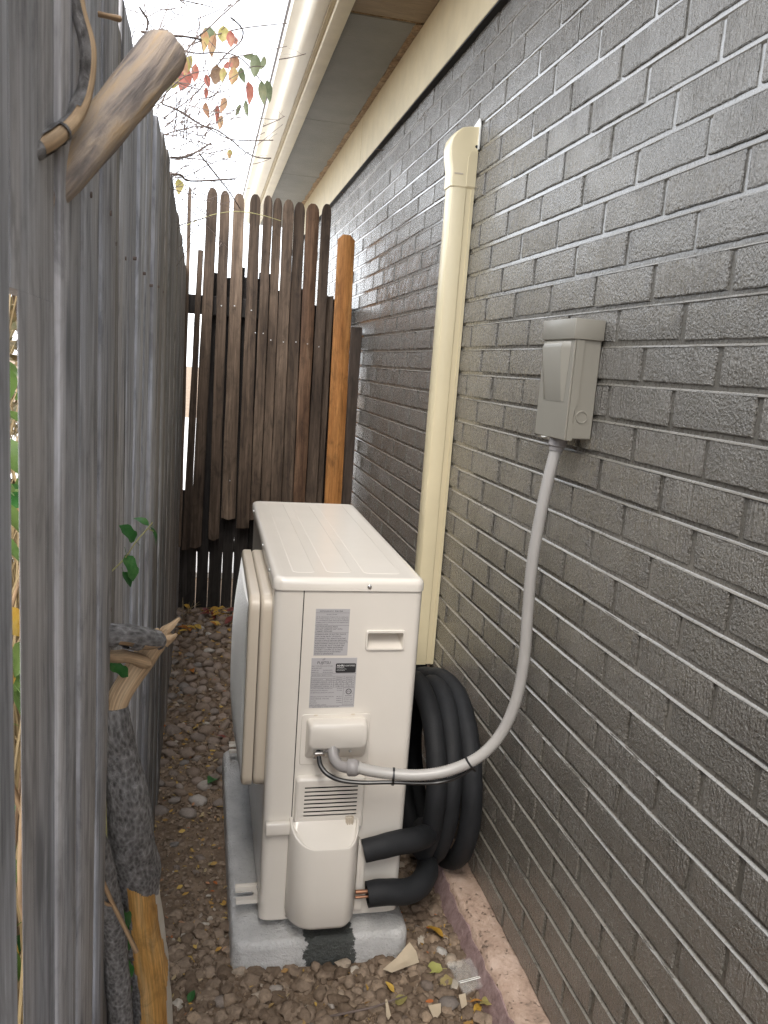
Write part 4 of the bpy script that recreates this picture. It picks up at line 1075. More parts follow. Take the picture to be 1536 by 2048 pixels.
d_ = Vector((1, 0, .1)).normalized(); a_, b_ = frames([Vector(R2[0]), Vector(R2[1])])[0]
for j in range(16):
    t = 2 * math.pi * j / 16
    for r in (.0195, .029): vs.append(Vector(R2[0]) + (a_ * math.cos(t) + b_ * math.sin(t)) * r)
for j in range(16): fs.append((2 * j, 2 * j + 1, 2 * ((j + 1) % 16) + 1, 2 * ((j + 1) % 16)))
t2_.add(vs, fs); t2_.build('lower_run', M_FOAM, ip, 60)
for dz, r in ((.0075, .0048), (-.0060, .0034)):
    cpq = MB((.24, -.036, .07)); cpq.tube([(.214, -.036, .069 + dz), (.250, -.036, .0685 + dz), (.298, -.035, .068 + dz)], r, 10, 2); cpq.build('copper_tube', M_COPPER, ip, 60)
# ================================================================== DEAD LIMBS POKING THROUGH THE FENCE
def log_mesh(mb_bark, mb_wood, pts, rads, seg, sub, is_wood, nz=.16, seed=0, bark_t=.0035, full=True):
    P, R_ = path(pts, rads, sub); ring = frames(P); n = len(P)
    for target, want in ((mb_bark, False), (mb_wood, True)):
        vs = []; fs = []
        for i in range(n):
            a, b = ring[i]
            for j in range(seg):
                t = 2 * math.pi * j / seg; d = a * math.cos(t) + b * math.sin(t); q = P[i] + d * R_[i]
                nn = mnoise.noise(q * 22 + Vector((seed * 5, 0, 0))) * .5 + mnoise.noise(q * 60 + Vector((seed * 5, 3, 0))) * .35 + mnoise.noise(q * 130) * .2
                r = R_[i] * (1 + nz * nn) if not want else R_[i] * (1 + .05 * mnoise.noise(Vector((q.x * 40, q.y * 40, q.z * 6)))) - bark_t
                vs.append(P[i] + d * r)
        def wd(i, j):
            a, b = ring[i]; t = 2 * math.pi * (j + .5) / seg; d = a * math.cos(t) + b * math.sin(t); return is_wood(i / (n - 1), d, P[i])
        for i in range(n - 1):
            for j in range(seg):
                if (want and (full or wd(i, j))) or (not want and not wd(i, j)):
                    fs.append((i * seg + j, i * seg + (j + 1) % seg, (i + 1) * seg + (j + 1) % seg, (i + 1) * seg + j))
        if full: fs.append(tuple(range(seg - 1, -1, -1))); fs.append(tuple(range((n - 1) * seg, n * seg)))
        target.add(vs, fs, 0, grain(P, R_, seg))
LG = [(-.266, -.55, .772), (-.263, -.55, .744), (-.257, -.53, .680), (-.250, -.51, .606), (-.243, -.47, .515), (-.232, -.43, .436), (-.225, -.39, .352), (-.218, -.34, .246), (-.210, -.28, .114), (-.203, -.22, -.06), (-.202, -.20, -.115)]
LG = [(x - .018 * min(1, max(0, (.62 - z) / .3)), y, z) for x, y, z in LG]
LR = [.0165, .0195, .0243, .0309, .037, .0385, .0395, .0424, .043, .0442, .0442]
gl = thing('gnarled_limb', LG[-1], 'thick gnarled limb with grey bark stripped to orange wood leaning on the left fence', 'tree limb')
bk = MB(LG[4]); bw = MB(LG[4])
def lw(t, d, p):
    ang = d.x * .93 + d.y * -.36
    lim = .10 + .10 * mnoise.noise(p * 14 + d * 1.5)
    return t > .485 + .05 * d.x + .035 * mnoise.noise(p * 16 + d * 2.0) and ang > lim - .35 * max(0, (.62 - t)) and d.x > -.35
log_mesh(bk, bw, LG, LR, 84, 26, lw, .15, 1)
ws_ = MB(LG[4]); dum = MB(LG[4])
log_mesh(dum, ws_, LG, LR, 84, 26, lambda t, d, p: lw(t, d, p) and d.x + .25 * mnoise.noise(p * 9) > .90, .15, 1, .0030, False)
bko = bk.build('bark', M_BARK, gl, 60)
bwo = bw.build('bare_wood', M_BAREWOOD, gl, 60); ws_.build('sapwood', M_SAPWOOD, gl, 60)
nk_ = MB((-.24, -.54, .8)); dum = MB((-.24, -.54, .8))
NP = [(-.269, -.55, .735), (-.262, -.55, .780), (-.247, -.54, .809), (-.230, -.53, .834), (-.217, -.525, .853), (-.208, -.52, .865)]
log_mesh(dum, nk_, NP, [.014, .0165, .0172, .0182, .0175, .0125], 22, 9, lambda t, d, p: True, .2, 2, .001)
for i in range(20):          # torn splinters at the broken tip
    a = rnd.uniform(0, 6.28); p0 = Vector((-.212, -.523, .859)) + Vector((math.cos(a) * .010, math.sin(a) * .008, rnd.uniform(-.010, .008)))
    p1 = p0 + Vector((.012 + rnd.uniform(-.010, .012), rnd.uniform(-.006, .008), .010 + rnd.uniform(-.014, .012)))
    nk_.tube([p0, p0.lerp(p1, .5), p1], [.0062, .0052, .0018], 6, 3, .4, 90, i)
nk_.build('broken_neck', M_PALEWOOD, gl, 60)
dl = MB((-.23, -.57, .88)); d2 = MB((-.23, -.57, .88))
log_mesh(dl, d2, [(-.335, -.66, .925), (-.285, -.625, .903), (-.250, -.60, .891), (-.228, -.575, .877), (-.214, -.555, .868), (-.206, -.548, .862)], [.016, .015, .0158, .0175, .0150, .009], 22, 8, lambda t, d, p: d.z < -.35 and d.y < .2 and mnoise.noise(p * 40) > -.2, .22, 3)
hl = thing('side_limb', (-.335, -.66, .92), 'short grey barked side limb sticking out through the fence behind the broken orange tip', 'tree limb')
dl.build('bark', M_BARK, hl, 60); d2.build('bare_wood', M_PALEWOOD, hl, 60)
l2 = MB((-.25, -.58, .85)); l2.tube([(-.33, -.63, .885), (-.281, -.60, .864), (-.251, -.58, .854), (-.229, -.565, .842), (-.221, -.56, .836)], [.009, .0085, .0088, .0085, .006], 12, 6, .3, 60, 4)
tag(l2.build('pale_limb', M_PALEWOOD, None, 60), 'thin pinkish bare limb just below the grey side limb on the left fence', 'tree limb')
s2_ = MB((-.27, -.4, .1)); s2_.tube([(-.292, -.63, .66), (-.280, -.60, .586), (-.271, -.55, .473), (-.268, -.48, .334), (-.263, -.40, .115), (-.258, -.33, -.12)], [.014, .015, .0174, .0188, .0205, .021], 18, 8, .14, 40, 6)
tag(s2_.build('dark_stem', M_BARK, None, 60), 'dark slim stem leaning on the fence behind the thick gnarled limb', 'tree limb')
tw = MB((-.25, -.55, .45)); tw.tube([(-.284, -.625, .590), (-.265, -.58, .494), (-.249, -.54, .418), (-.235, -.50, .345)], [.0026, .0032, .0034, .0042], 8, 6, .15, 90, 1)
tw.tube([(-.288, -.63, .560), (-.273, -.592, .500), (-.263, -.575, .482)], [.0018, .0022, .0024], 7, 5, .15, 90, 2)
tag(tw.build('forked_twig', M_PALEWOOD, None, 60), 'thin pale forked twig hanging in front of the dark stem', 'twig')
pk_ = MB((-.24, -.95, 1.42)); pd = MB((-.24, -.95, 1.42))
log_mesh(pd, pk_, [(-.300, -1.07, 1.310), (-.268, -1.02, 1.362), (-.258, -1.0, 1.382), (-.236, -.935, 1.437), (-.2065, -.865, 1.5055), (-.2055, -.863, 1.5075)], [.0135, .0145, .0155, .0182, .0212, .0195], 26, 10, lambda t, d, p: True, .10, 7, .0006)
Lm = max(g_[2] for g_ in pk_.g); ax_ = (Vector((-.2055, -.863, 1.5075)) - Vector((-.236, -.935, 1.437))).normalized()
for i_, g_ in enumerate(pk_.g):
    e_ = max(0, (g_[2] - Lm + .012) / .012)
    if e_ > 0: pk_.v[i_] = pk_.v[i_] + ax_ * e_ * .016 * mnoise.noise(Vector((g_[0] * 90, g_[1] * 90, 3)))
for i in range(10):
    a = rnd.uniform(0, 6.28); p0 = Vector((-.2060, -.8640, 1.5060)) + Vector((math.cos(a) * .013, 0, math.sin(a) * .013)); p1 = p0 + ax_ * rnd.uniform(.004, .014) + Vector((rnd.uniform(-.004, .004), 0, rnd.uniform(-.004, .004)))
    pk_.tube([p0 - ax_ * .01, p0, p1], [.005, .0045, .0012], 6, 3, .4, 90, i)
pl = thing('broken_limb', (-.268, -1.02, 1.36), 'stout broken tan and grey limb slanting up out of the left fence near the top', 'tree limb')
pk_.build('bare_wood', M_SAWN, pl, 60)
dk = MB((-.25, -1.0, 1.43)); dw = MB((-.25, -1.0, 1.43))
log_mesh(dk, dw, [(-.258, -1.0, 1.56), (-.255, -1.0, 1.510), (-.252, -1.0, 1.485), (-.246, -1.0, 1.461), (-.248, -1.0, 1.434), (-.253, -1.02, 1.409), (-.259, -1.06, 1.386), (-.268, -1.09, 1.370), (-.285, -1.12, 1.352)], [.0052, .0054, .0057, .0064, .0064, .0069, .0066, .0062, .006], 16, 8, lambda t, d, p: d.x > .3 and mnoise.noise(p * 50) > -.25, .35, 9, .0012)
dd = thing('crooked_limb', (-.268, -1.09, 1.37), 'crooked dark limb curving down the fence boards beside the stout tan limb', 'tree limb')
dk.build('bark', M_BARK, dd, 60); dw.build('bare_wood', M_PALEWOOD, dd, 60)
sb_ = MB((-.27, -.74, 1.578)); sb_.tube([(-.285, -.765, 1.571), (-.274, -.75, 1.574), (-.254, -.72, 1.583)], [.0022, .0025, .0031], 8, 4, .2, 80, 4)
tag(sb_.build('twig_stub', M_PALEWOOD, None, 60), 'small broken twig stub at the top of the left fence', 'twig')

# ================================================================== LEAVES
def leaf_mesh(L, Wd, mat, fold=.25, curl=.3, lobes=0, seed=0, n=8, stalk=True):
    r = random.Random(seed); vs = []; fs = []; th = .00035
    for i in range(n + 1):
        t = i / n; wv = math.sin(math.pi * min(1, t ** .8)) ** .85 * (1 - .25 * t)
        if lobes: wv *= 1 + .28 * math.cos(t * lobes * 6.28)
        wv *= 1 + r.uniform(-.06, .06); hw = Wd * .5 * wv
        y = L * t; z = curl * L * (t - .5) ** 2 * -1 + r.uniform(-.01, .01) * L
        for s in (-1, -.5, 0, .5, 1): vs.append((s * hw, y, z + abs(s) * hw * fold + r.uniform(-.01, .01) * Wd * abs(s)))
    for i in range(n):
        for c in range(4): fs.append((i * 5 + c, i * 5 + c + 1, (i + 1) * 5 + c + 1, (i + 1) * 5 + c))
    q = MB(); q.add(vs, fs)
    if stalk: q.tube([(0, -L * .28, L * .02), (0, -L * .1, 0), (0, L * .3, curl * L * -.05 - .0004)], [L * .010, L * .011, L * .006], 5, 2)
    return mesh_of(q.v, q.f, mat, 60)
# ---- autumn tree behind the fence, bare twigs and a few leaves against the sky
BRANCHES = [[(-0.288, 0.66, 1.889, 0.0015), (-0.255, 0.72, 1.994, 0.0014), (-0.219, 0.78, 2.083, 0.0013), (-0.171, 0.84, 2.156, 0.0013), (-0.118, 0.9, 2.234, 0.0012), (-0.075, 0.96, 2.295, 0.0011)], [(-0.278, 0.86, 1.987, 0.0013), (-0.238, 0.935, 2.099, 0.0012), (-0.215, 1.01, 2.172, 0.0011), (-0.204, 1.085, 2.262, 0.001), (-0.201, 1.16, 2.347, 0.0009)], [(-0.289, 0.51, 2.01, 0.001), (-0.284, 0.66, 2.103, 0.0009), (-0.278, 0.81, 2.198, 0.0008)], [(-0.321, 0.41, 1.964, 0.002), (-0.275, 0.51, 1.999, 0.0019), (-0.232, 0.61, 2.038, 0.0017), (-0.194, 0.71, 2.071, 0.0015)], [(-0.235, 1.01, 2.153, 0.0014), (-0.147, 1.11, 2.234, 0.0013), (-0.059, 1.21, 2.302, 0.0012), (0.075, 1.31, 2.372, 0.001)], [(-0.264, 0.76, 2.058, 0.0013), (-0.21, 0.82, 2.073, 0.0013), (-0.134, 0.88, 2.106, 0.0012), (-0.082, 0.94, 2.117, 0.0012), (-0.044, 1.0, 2.107, 0.0011), (0.014, 1.06, 2.073, 0.001)], [(-0.299, 0.91, 1.955, 0.0015), (-0.245, 0.953, 1.952, 0.0015), (-0.194, 0.996, 1.937, 0.0015), (-0.145, 1.039, 1.938, 0.0014), (-0.097, 1.081, 1.924, 0.0014), (-0.051, 1.124, 1.905, 0.0013), (-0.007, 1.167, 1.904, 0.0012), (0.034, 1.21, 1.917, 0.0012)], [(-0.289, 0.81, 1.849, 0.0013), (-0.244, 0.885, 1.888, 0.0012), (-0.18, 0.96, 1.922, 0.0011), (-0.099, 1.035, 1.916, 0.0011), (0.032, 1.11, 1.949, 0.001)], [(-0.26, 0.61, 1.748, 0.0021), (-0.22, 0.76, 1.791, 0.0018), (-0.161, 0.91, 1.868, 0.0015)], [(-0.262, 0.91, 1.759, 0.0011), (-0.227, 0.985, 1.785, 0.001), (-0.156, 1.06, 1.846, 0.0009), (-0.105, 1.135, 1.883, 0.0009), (-0.036, 1.21, 1.927, 0.0008)], [(-0.196, 1.11, 1.88, 0.0017), (-0.139, 1.21, 1.841, 0.0016), (-0.094, 1.31, 1.814, 0.0014), (-0.053, 1.41, 1.781, 0.0013)], [(-0.27, 0.81, 1.747, 0.0023), (-0.245, 0.91, 1.77, 0.0021), (-0.217, 1.01, 1.776, 0.0019), (-0.085, 1.11, 1.818, 0.0017)], [(-0.117, 0.91, 2.211, 0.0015), (-0.089, 0.96, 2.212, 0.0015), (-0.078, 1.01, 2.209, 0.0014), (-0.087, 1.06, 2.199, 0.0014), (-0.131, 1.11, 2.17, 0.0013), (-0.213, 1.16, 2.068, 0.0012), (-0.314, 1.21, 1.995, 0.0011)], [(-0.253, 0.71, 1.942, 0.0008), (-0.259, 0.86, 1.912, 0.0007), (-0.261, 1.01, 1.869, 0.0006)], [(-0.228, 0.86, 1.91, 0.0008), (-0.234, 1.01, 1.889, 0.0007), (-0.229, 1.16, 1.849, 0.0006)], [(-0.237, 0.76, 1.965, 0.0008), (-0.252, 0.86, 1.944, 0.0007), (-0.267, 0.96, 1.918, 0.0006), (-0.274, 1.06, 1.913, 0.0006)], [(-0.283, 0.61, 2.122, 0.0012), (-0.25, 0.71, 2.158, 0.0011), (-0.195, 0.81, 2.194, 0.001), (-0.167, 0.91, 2.229, 0.0009)], [(-0.327, 0.41, 2.014, 0.0012), (-0.316, 0.51, 2.026, 0.0011), (-0.326, 0.61, 2.038, 0.001), (-0.341, 0.71, 2.052, 0.0009)], [(-0.173, 2.45, 1.905, 0.0015), (-0.037, 2.45, 1.944, 0.0014), (0.074, 2.45, 1.943, 0.0012), (0.182, 2.45, 1.925, 0.001)], [(-0.003, 1.11, 1.985, 0.0009), (0.051, 1.26, 2.049, 0.0008), (0.09, 1.41, 2.109, 0.0007)], [(0.039, 1.11, 2.189, 0.001), (0.092, 1.26, 2.252, 0.0009), (0.153, 1.41, 2.322, 0.0007)], [(-0.269, 1.41, 1.698, 0.0014), (-0.208, 1.56, 1.748, 0.0012), (-0.148, 1.71, 1.79, 0.001)], [(-0.248, 0.81, 1.864, 0.0009), (-0.206, 0.96, 1.897, 0.0008), (-0.144, 1.11, 1.937, 0.0007)], [(-0.303, 0.51, 2.056, 0.0007), (-0.293, 0.61, 2.091, 0.0006), (-0.279, 0.71, 2.13, 0.0006), (-0.238, 0.81, 2.183, 0.0005)], [(-0.287, 0.76, 1.882, 0.0008), (-0.225, 0.91, 1.866, 0.0007), (-0.15, 1.06, 1.881, 0.0006)], [(-0.294, 0.96, 1.915, 0.0008), (-0.197, 1.11, 2.001, 0.0007), (-0.085, 1.26, 2.064, 0.0006)]]
LEAVES = [(-0.188, 0.943, 2.182, 0.062, 0.023, 'yg'), (-0.161, 1.008, 2.193, 0.07, 0.028, 'or'), (-0.172, 1.037, 2.222, 0.032, 0.039, 'gr'), (-0.134, 1.118, 2.261, 0.053, 0.035, 'yg'), (-0.114, 1.007, 2.211, 0.046, 0.025, 'rd'), (-0.096, 1.107, 2.231, 0.021, 0.018, 'rd'), (-0.24, 0.616, 2.0, 0.052, 0.027, 'or'), (-0.223, 0.856, 2.077, 0.056, 0.023, 'yg'), (-0.239, 1.119, 2.126, 0.075, 0.041, 'rd'), (-0.212, 0.957, 2.09, 0.053, 0.021, 'rd'), (-0.276, 1.095, 2.094, 0.042, 0.032, 'yg'), (-0.278, 0.662, 1.942, 0.024, 0.021, 'gr'), (-0.152, 0.858, 2.063, 0.056, 0.036, 'br'), (-0.134, 0.736, 2.021, 0.04, 0.018, 'yg'), (-0.123, 0.899, 2.089, 0.02, 0.026, 'rd'), (-0.097, 0.916, 2.115, 0.043, 0.03, 'or'), (-0.109, 0.607, 1.983, 0.046, 0.024, 'yg'), (-0.091, 0.719, 2.022, 0.04, 0.018, 'gr'), (-0.179, 0.754, 2.002, 0.036, 0.016, 'rd'), (-0.181, 1.104, 2.076, 0.037, 0.013, 'rd'), (-0.053, 1.021, 2.163, 0.007, 0.039, 'gr'), (-0.051, 0.688, 2.048, 0.061, 0.027, 'gr'), (-0.009, 1.038, 2.167, 0.042, 0.018, 'gr'), (-0.036, 0.676, 1.983, 0.061, 0.021, 'gr'), (-0.005, 0.94, 2.071, 0.063, 0.021, 'gr'), (-0.069, 0.67, 1.975, 0.058, 0.023, 'rd'), (-0.078, 0.601, 1.908, 0.046, 0.012, 'gr'), (-0.076, 1.079, 2.033, 0.045, 0.006, 'gr'), (-0.18, 0.715, 1.921, 0.04, 0.017, 'or'), (-0.127, 0.719, 1.942, 0.043, 0.018, 'or'), (-0.145, 1.14, 2.039, 0.056, 0.015, 'rd'), (-0.132, 1.08, 1.993, 0.049, 0.017, 'or'), (-0.107, 0.759, 1.822, 0.026, 0.015, 'yg'), (-0.256, 1.129, 1.802, 0.049, 0.026, 'yg')]
tree = thing('autumn_tree', (-.52, .7, GZ), 'nearly bare autumn tree with red and olive leaves hanging over the left fence', 'tree')
tk = MB((-.52, .7, GZ)); tk.tube([(-.55, .70, GZ - .1), (-.53, .72, .7), (-.52, .75, 1.30), (-.49, .78, 1.55), (-.47, .8, 1.7), (-.45, .82, 1.85)], [.045, .036, .028, .018, .011, .006], 12, 6, .2, 20)
tk.tube([(-.50, .75, 1.35), (-.42, .74, 1.62), (-.33, .74, 1.80)], [.02, .013, .006], 10, 6, .2, 20); tk.tube([(-.53, .73, .9), (-.46, .95, 1.4), (-.36, 1.0, 1.75)], [.02, .014, .006], 10, 6, .2, 20); tk.build('trunk', M_TWIG, tree, 60)
spurs = MB((-.2, .8, 2)); rb_ = random.Random(4)
for i, b in enumerate(BRANCHES):
    if i == 18: continue
    q = MB(b[0][:3]); q.tube([p[:3] for p in b], [p[3] * 1.55 for p in b], 6, 5, .25, 60, i, True); q.build('branch', M_TWIG, tree, 60)
    P, R_ = path([p[:3] for p in b], [p[3] for p in b], 6)
    for j, p in enumerate(P):          # buds and fine side twigs
        if rb_.random() < .55:
            d = Vector((rb_.uniform(-1, 1), rb_.uniform(-1, 1), rb_.uniform(-.6, 1))).normalized()
            ln_ = rb_.choice((.004, .006, .008, .03, .06)) * rb_.uniform(.6, 1.3)
            spurs.tube([p, p + d * ln_ * .5 + Vector((0, 0, ln_ * .06)), p + d * ln_], [R_[j] * .55, R_[j] * .45, R_[j] * .3], 4, 1 if ln_ < .02 else 3)
for i in range(230):
    p = Vector((rb_.uniform(-.36, -.10), rb_.uniform(.5, 1.6), rb_.uniform(1.66, 2.24))); p.x -= .1 * rb_.random() ** 2
    d = Vector((rb_.uniform(-.5, 1), rb_.uniform(-.5, .5), rb_.uniform(-.5, .9))).normalized(); L_ = rb_.uniform(.06, .22)
    m1 = p + d * L_ * .5 + Vector((rb_.uniform(-.015, .015), 0, rb_.uniform(-.015, .02)))
    spurs.tube([p, m1, p + d * L_], [.0015, .0012, .0008], 4, 4, .3, 90, i, False)
spurs.build('fine_twigs', M_TWIG, tree, 60, kind='stuff')
for i, (x, y, z, L_, Wd, c) in enumerate(LEAVES):
    me = leaf_mesh(max(L_, .02) * 1.0, max(Wd, .012) * 1.2, M_LEAF[c], .35, .35, 0, i)
    o = obj('leaf', me, tree, (x, y, z))
    tilt = rb_.uniform(-.35, .35)
    o.rotation_euler = (math.radians(-90) + rb_.uniform(-.25, .25), 0, 0)
    o.rotation_euler.rotate_axis('Z', tilt); o.rotation_euler.rotate_axis('Y', rb_.uniform(-.6, .6))
vb = BRANCHES[18]; vbm = MB(vb[1][:3]); vbm.tube([(-.36, 2.45, 1.80)] + [p[:3] for p in vb], [.0018] + [.0018, .0017, .0015, .0012], 6, 6)
tag(vbm.build('trailing_vine', M_VINE, None, 60), 'thin yellow green vine tendril arching across the picket tops', 'vine')
# ---- ivy sprig coming through the fence
def place_leaf(me, parent, loc, nrm, up, name='leaf'):
    n = Vector(nrm).normalized(); u = Vector(up); u = (u - n * u.dot(n)).normalized(); x = u.cross(n)
    M_ = Matrix((x, u, n)).transposed().to_4x4(); o = obj(name, me, parent, loc); o.rotation_euler = M_.to_euler(); return o
iv = thing('ivy_sprig', (-.262, -.50, .955), 'green ivy sprig growing out through the split fence board', 'ivy')
st_ = MB((-.25, -.49, .98)); st_.tube([(-.29, -.51, .94), (-.262, -.50, .968), (-.247, -.49, .991), (-.232, -.475, 1.008), (-.226, -.47, 1.016)], .0011, 6, 5); st_.tube([(-.232, -.475, 1.008), (-.224, -.47, 1.003)], .0008, 5, 2); st_.build('stem', M_VINE, iv)
for i, (p, n, u, L_, W_) in enumerate((((-.2475, -.488, .992), (.75, -.6, .5), (-.6, .0, .45), .032, .030), ((-.230, -.472, 1.013), (.3, -.5, .85), (-.9, .2, .25), .024, .016), ((-.226, -.47, 1.010), (.9, -.3, .2), (.2, .1, -1), .030, .012), ((-.258, -.50, .975), (.7, -.7, .25), (.15, .1, -1), .040, .028), ((-.262, -.498, .95), (.7, -.5, .3), (.3, .2, -1), .026, .018))):
    place_leaf(leaf_mesh(L_, W_, M_LEAF['iv'], .3, .4, 1.2 if i in (0, 3) else 0, 40 + i), iv, p, n, u)
iv2 = thing('ivy_trail', (-.278, -.45, .12), 'ivy trailing up the fence between the dark stem and the gnarled limb', 'ivy')
pts = [(-.270, -.33, -.10), (-.272, -.37, .06), (-.272, -.42, .22), (-.274, -.47, .38), (-.277, -.52, .52), (-.279, -.56, .72), (-.274, -.575, .80)]
q = MB(pts[2]); q.tube(pts, .0016, 6, 5); q.build('stem', M_VINE, iv2)
for i in range(13):
    t = rb_.random() * 3.3; a = Vector(pts[int(t)]).lerp(Vector(pts[int(t) + 1]), t % 1)
    place_leaf(leaf_mesh(rb_.uniform(.03, .05), rb_.uniform(.022, .034), M_LEAF['iv'], .3, .4, 1.2, 70 + i), iv2, a + Vector((.010, rb_.uniform(-.02, .03), rb_.uniform(-.02, .02))), (rb_.uniform(.4, 1), rb_.uniform(-.8, -.1), rb_.uniform(0, .7)), (rb_.uniform(-.2, .4), rb_.uniform(-.3, .6), rb_.uniform(-1, -.2)))
place_leaf(leaf_mesh(.034, .022, M_LEAF['iv'], .3, .4, 1.2, 99), iv2, (-.270, -.578, .845), (.6, -.7, .4), (.5, .3, -.6))
# ---- vine and dry grass on the neighbour's side, seen through the fence gap
gvn = thing('climbing_vine', (-.40, -.55, GZ), 'leafy climbing vine seen through the narrow gap in the near left fence', 'vine')
q = MB((-.40, -.55, .6))
for i in range(9):
    x = rb_.uniform(-.46, -.35); y = rb_.uniform(-.85, -.25); pp = [(x, y, GZ - .02)]
    for kz in range(1, 8): pp.append((x + rb_.uniform(-.03, .03), y + rb_.uniform(-.05, .05), GZ + .21 * kz))
    q.tube(pp, [.006, .006, .005, .005, .004, .004, .003, .002], 7, 4, .2, 30, i)
q.build('stem', M_PALEWOOD, gvn, 60)
vl = [leaf_mesh(.055, .042, M_LEAF['iv'], .3, .4, 0, 120), leaf_mesh(.05, .030, leafmat('light_green_leaf', [(.3, (.08, .16, .035)), (.7, (.18, .28, .08))], .45, .45), .3, .4, 0, 121), leaf_mesh(.055, .035, M_LEAF['yl'], .3, .5, 0, 122)]
for i in range(190):
    place_leaf(vl[rb_.choice((0, 1, 1, 1, 2))], gvn, (rb_.uniform(-.44, -.33), rb_.uniform(-.85, .3), rb_.uniform(.0, 1.25)), (rb_.uniform(.2, 1), rb_.uniform(-1, .1), rb_.uniform(0, .8)), (rb_.uniform(-1, 1), rb_.uniform(-1, 1), rb_.uniform(-1, .3)))
q = MB((-.5, -.4, .5))
for i in range(1500):
    x = rb_.uniform(-1.3, -.40); y = rb_.uniform(-.95, 1.9); h = rb_.uniform(.3, 1.45); e = Vector((min(-.36, x + rb_.uniform(-.2, .2)), y + rb_.uniform(-.2, .2), GZ + h))
    q.tube([(x, y, GZ), Vector((x, y, GZ + h * .55)) + Vector((rb_.uniform(-.04, .04), rb_.uniform(-.04, .04), 0)), e], [.0035, .0030, .0012], 4, 3, 0, 1, 0, False)
tag(q.build('dry_grass', M_STRAW, None, 60), 'dense dry straw behind the left fence', 'grass', kind='stuff')

q = MB((-1.2, .6, .6))  # leaf mass added as dark backing, keeps the fence gap from showing bright
for i in range(5200):
    c = Vector((rb_.uniform(-1.9, -.72), rb_.uniform(-1.3, 3.4), GZ + 1.72 * rb_.random() ** .85)); a = Vector((rb_.uniform(-1, 1), rb_.uniform(-1, 1), rb_.uniform(-.5, 1))).normalized(); u = a.orthogonal().normalized(); v = a.cross(u); L_ = rb_.uniform(.03, .06)
    q.add([c - u * L_, c + v * L_ * .45, c + u * L_, c - v * L_ * .45], [(0, 1, 2, 3)])
tag(q.build('backing_shrubbery', leafmat('shrub_foliage', [(.3, (.05, .06, .02)), (.55, (.12, .10, .045)), (.75, (.22, .15, .07))], .6, .15), None, 60), 'brownish green shrub mass added as dark backing behind the left fence', 'shrubs', kind='stuff')

# ================================================================== GROUND COVER
rg_ = random.Random(21)
def rock_mesh(seed, mat, sq=(1, 1, .62), sub=2, amp=.22):
    q = bmesh.new(); bmesh.ops.create_icosphere(q, subdivisions=sub, radius=.5); r = random.Random(seed); off = Vector((r.uniform(0, 50), r.uniform(0, 50), r.uniform(0, 50)))
    cuts = [Vector((r.uniform(-1, 1), r.uniform(-1, 1), r.uniform(-1, 1))).normalized() for _ in range(4)]
    for v in q.verts:
        n = v.co.normalized(); d = 1 + amp * mnoise.noise(n * 1.6 + off) * 1.6 + amp * .3 * mnoise.noise(n * 4 + off)
        co = n * .5 * d
        for c in cuts:
            e = co.dot(c) - .36
            if e > 0: co -= c * e * .75
        v.co = Vector((co.x * sq[0], co.y * sq[1], co.z * sq[2]))
    b = MB(); b.bm(q); return mesh_of(b.v, b.f, mat, 70)
rocks = [rock_mesh(i, M_STONE, (1, rg_.uniform(.62, .95), rg_.uniform(.45, .7)), 2, .2) for i in range(12)]
placed = []
def put_stone(x, y, s, me=None, z=None, mat=None):
    o = bpy.data.objects.new('stone', me or rg_.choice(rocks)); zz = (ground_z(x, y) + s * .12) if z is None else z
    link(o, ground, (x, y, zz)); o.scale = (s, s, s); o.rotation_euler = (rg_.uniform(-.3, .3), rg_.uniform(-.3, .3), rg_.uniform(0, 6.28)); placed.append((x, y, s)); return o
tries = 0
while len(placed) < 235 and tries < 9000:          # river stones in the lane beside the heat pump, thicker towards the far gate
    tries += 1
    y = .55 + 2.05 * rg_.random() ** .9; x = rg_.uniform(-.262, .10 if y > 1.0 else -.05)
    dens = min(1, max(0, (y - .55) / .7))
    if rg_.random() > .12 + .88 * dens: continue
    s = rg_.uniform(.030, .066) * (1.18 if rg_.random() < .18 else 1)
    if any((x - a) ** 2 + (y - b) ** 2 < (.36 * (s + c)) ** 2 for a, b, c in placed): continue
    put_stone(x, y, s)
for x, y, s in ((.039, -.102, .042), (-.085, -.125, .036), (.405, -.192, .056), (.371, -.137, .036), (.433, -.039, .040), (.431, -.004, .024), (.396, .118, .026), (.40, .05, .026), (.455, .03, .03), (.30, -.225, .026), (.15, -.16, .022), (.10, -.21, .028), (-.13, .12, .026), (-.14, .33, .024), (-.2, .46, .028), (.235, -.13, .026), (.20, -.235, .03), (-.05, -.19, .03), (.44, -.14, .03), (.34, -.06, .018), (-.10, .02, .018), (-.16, .22, .016), (-.13, .40, .034), (-.19, .36, .022), (.46, .10, .024), (.47, -.05, .026)): put_stone(x, y, s)
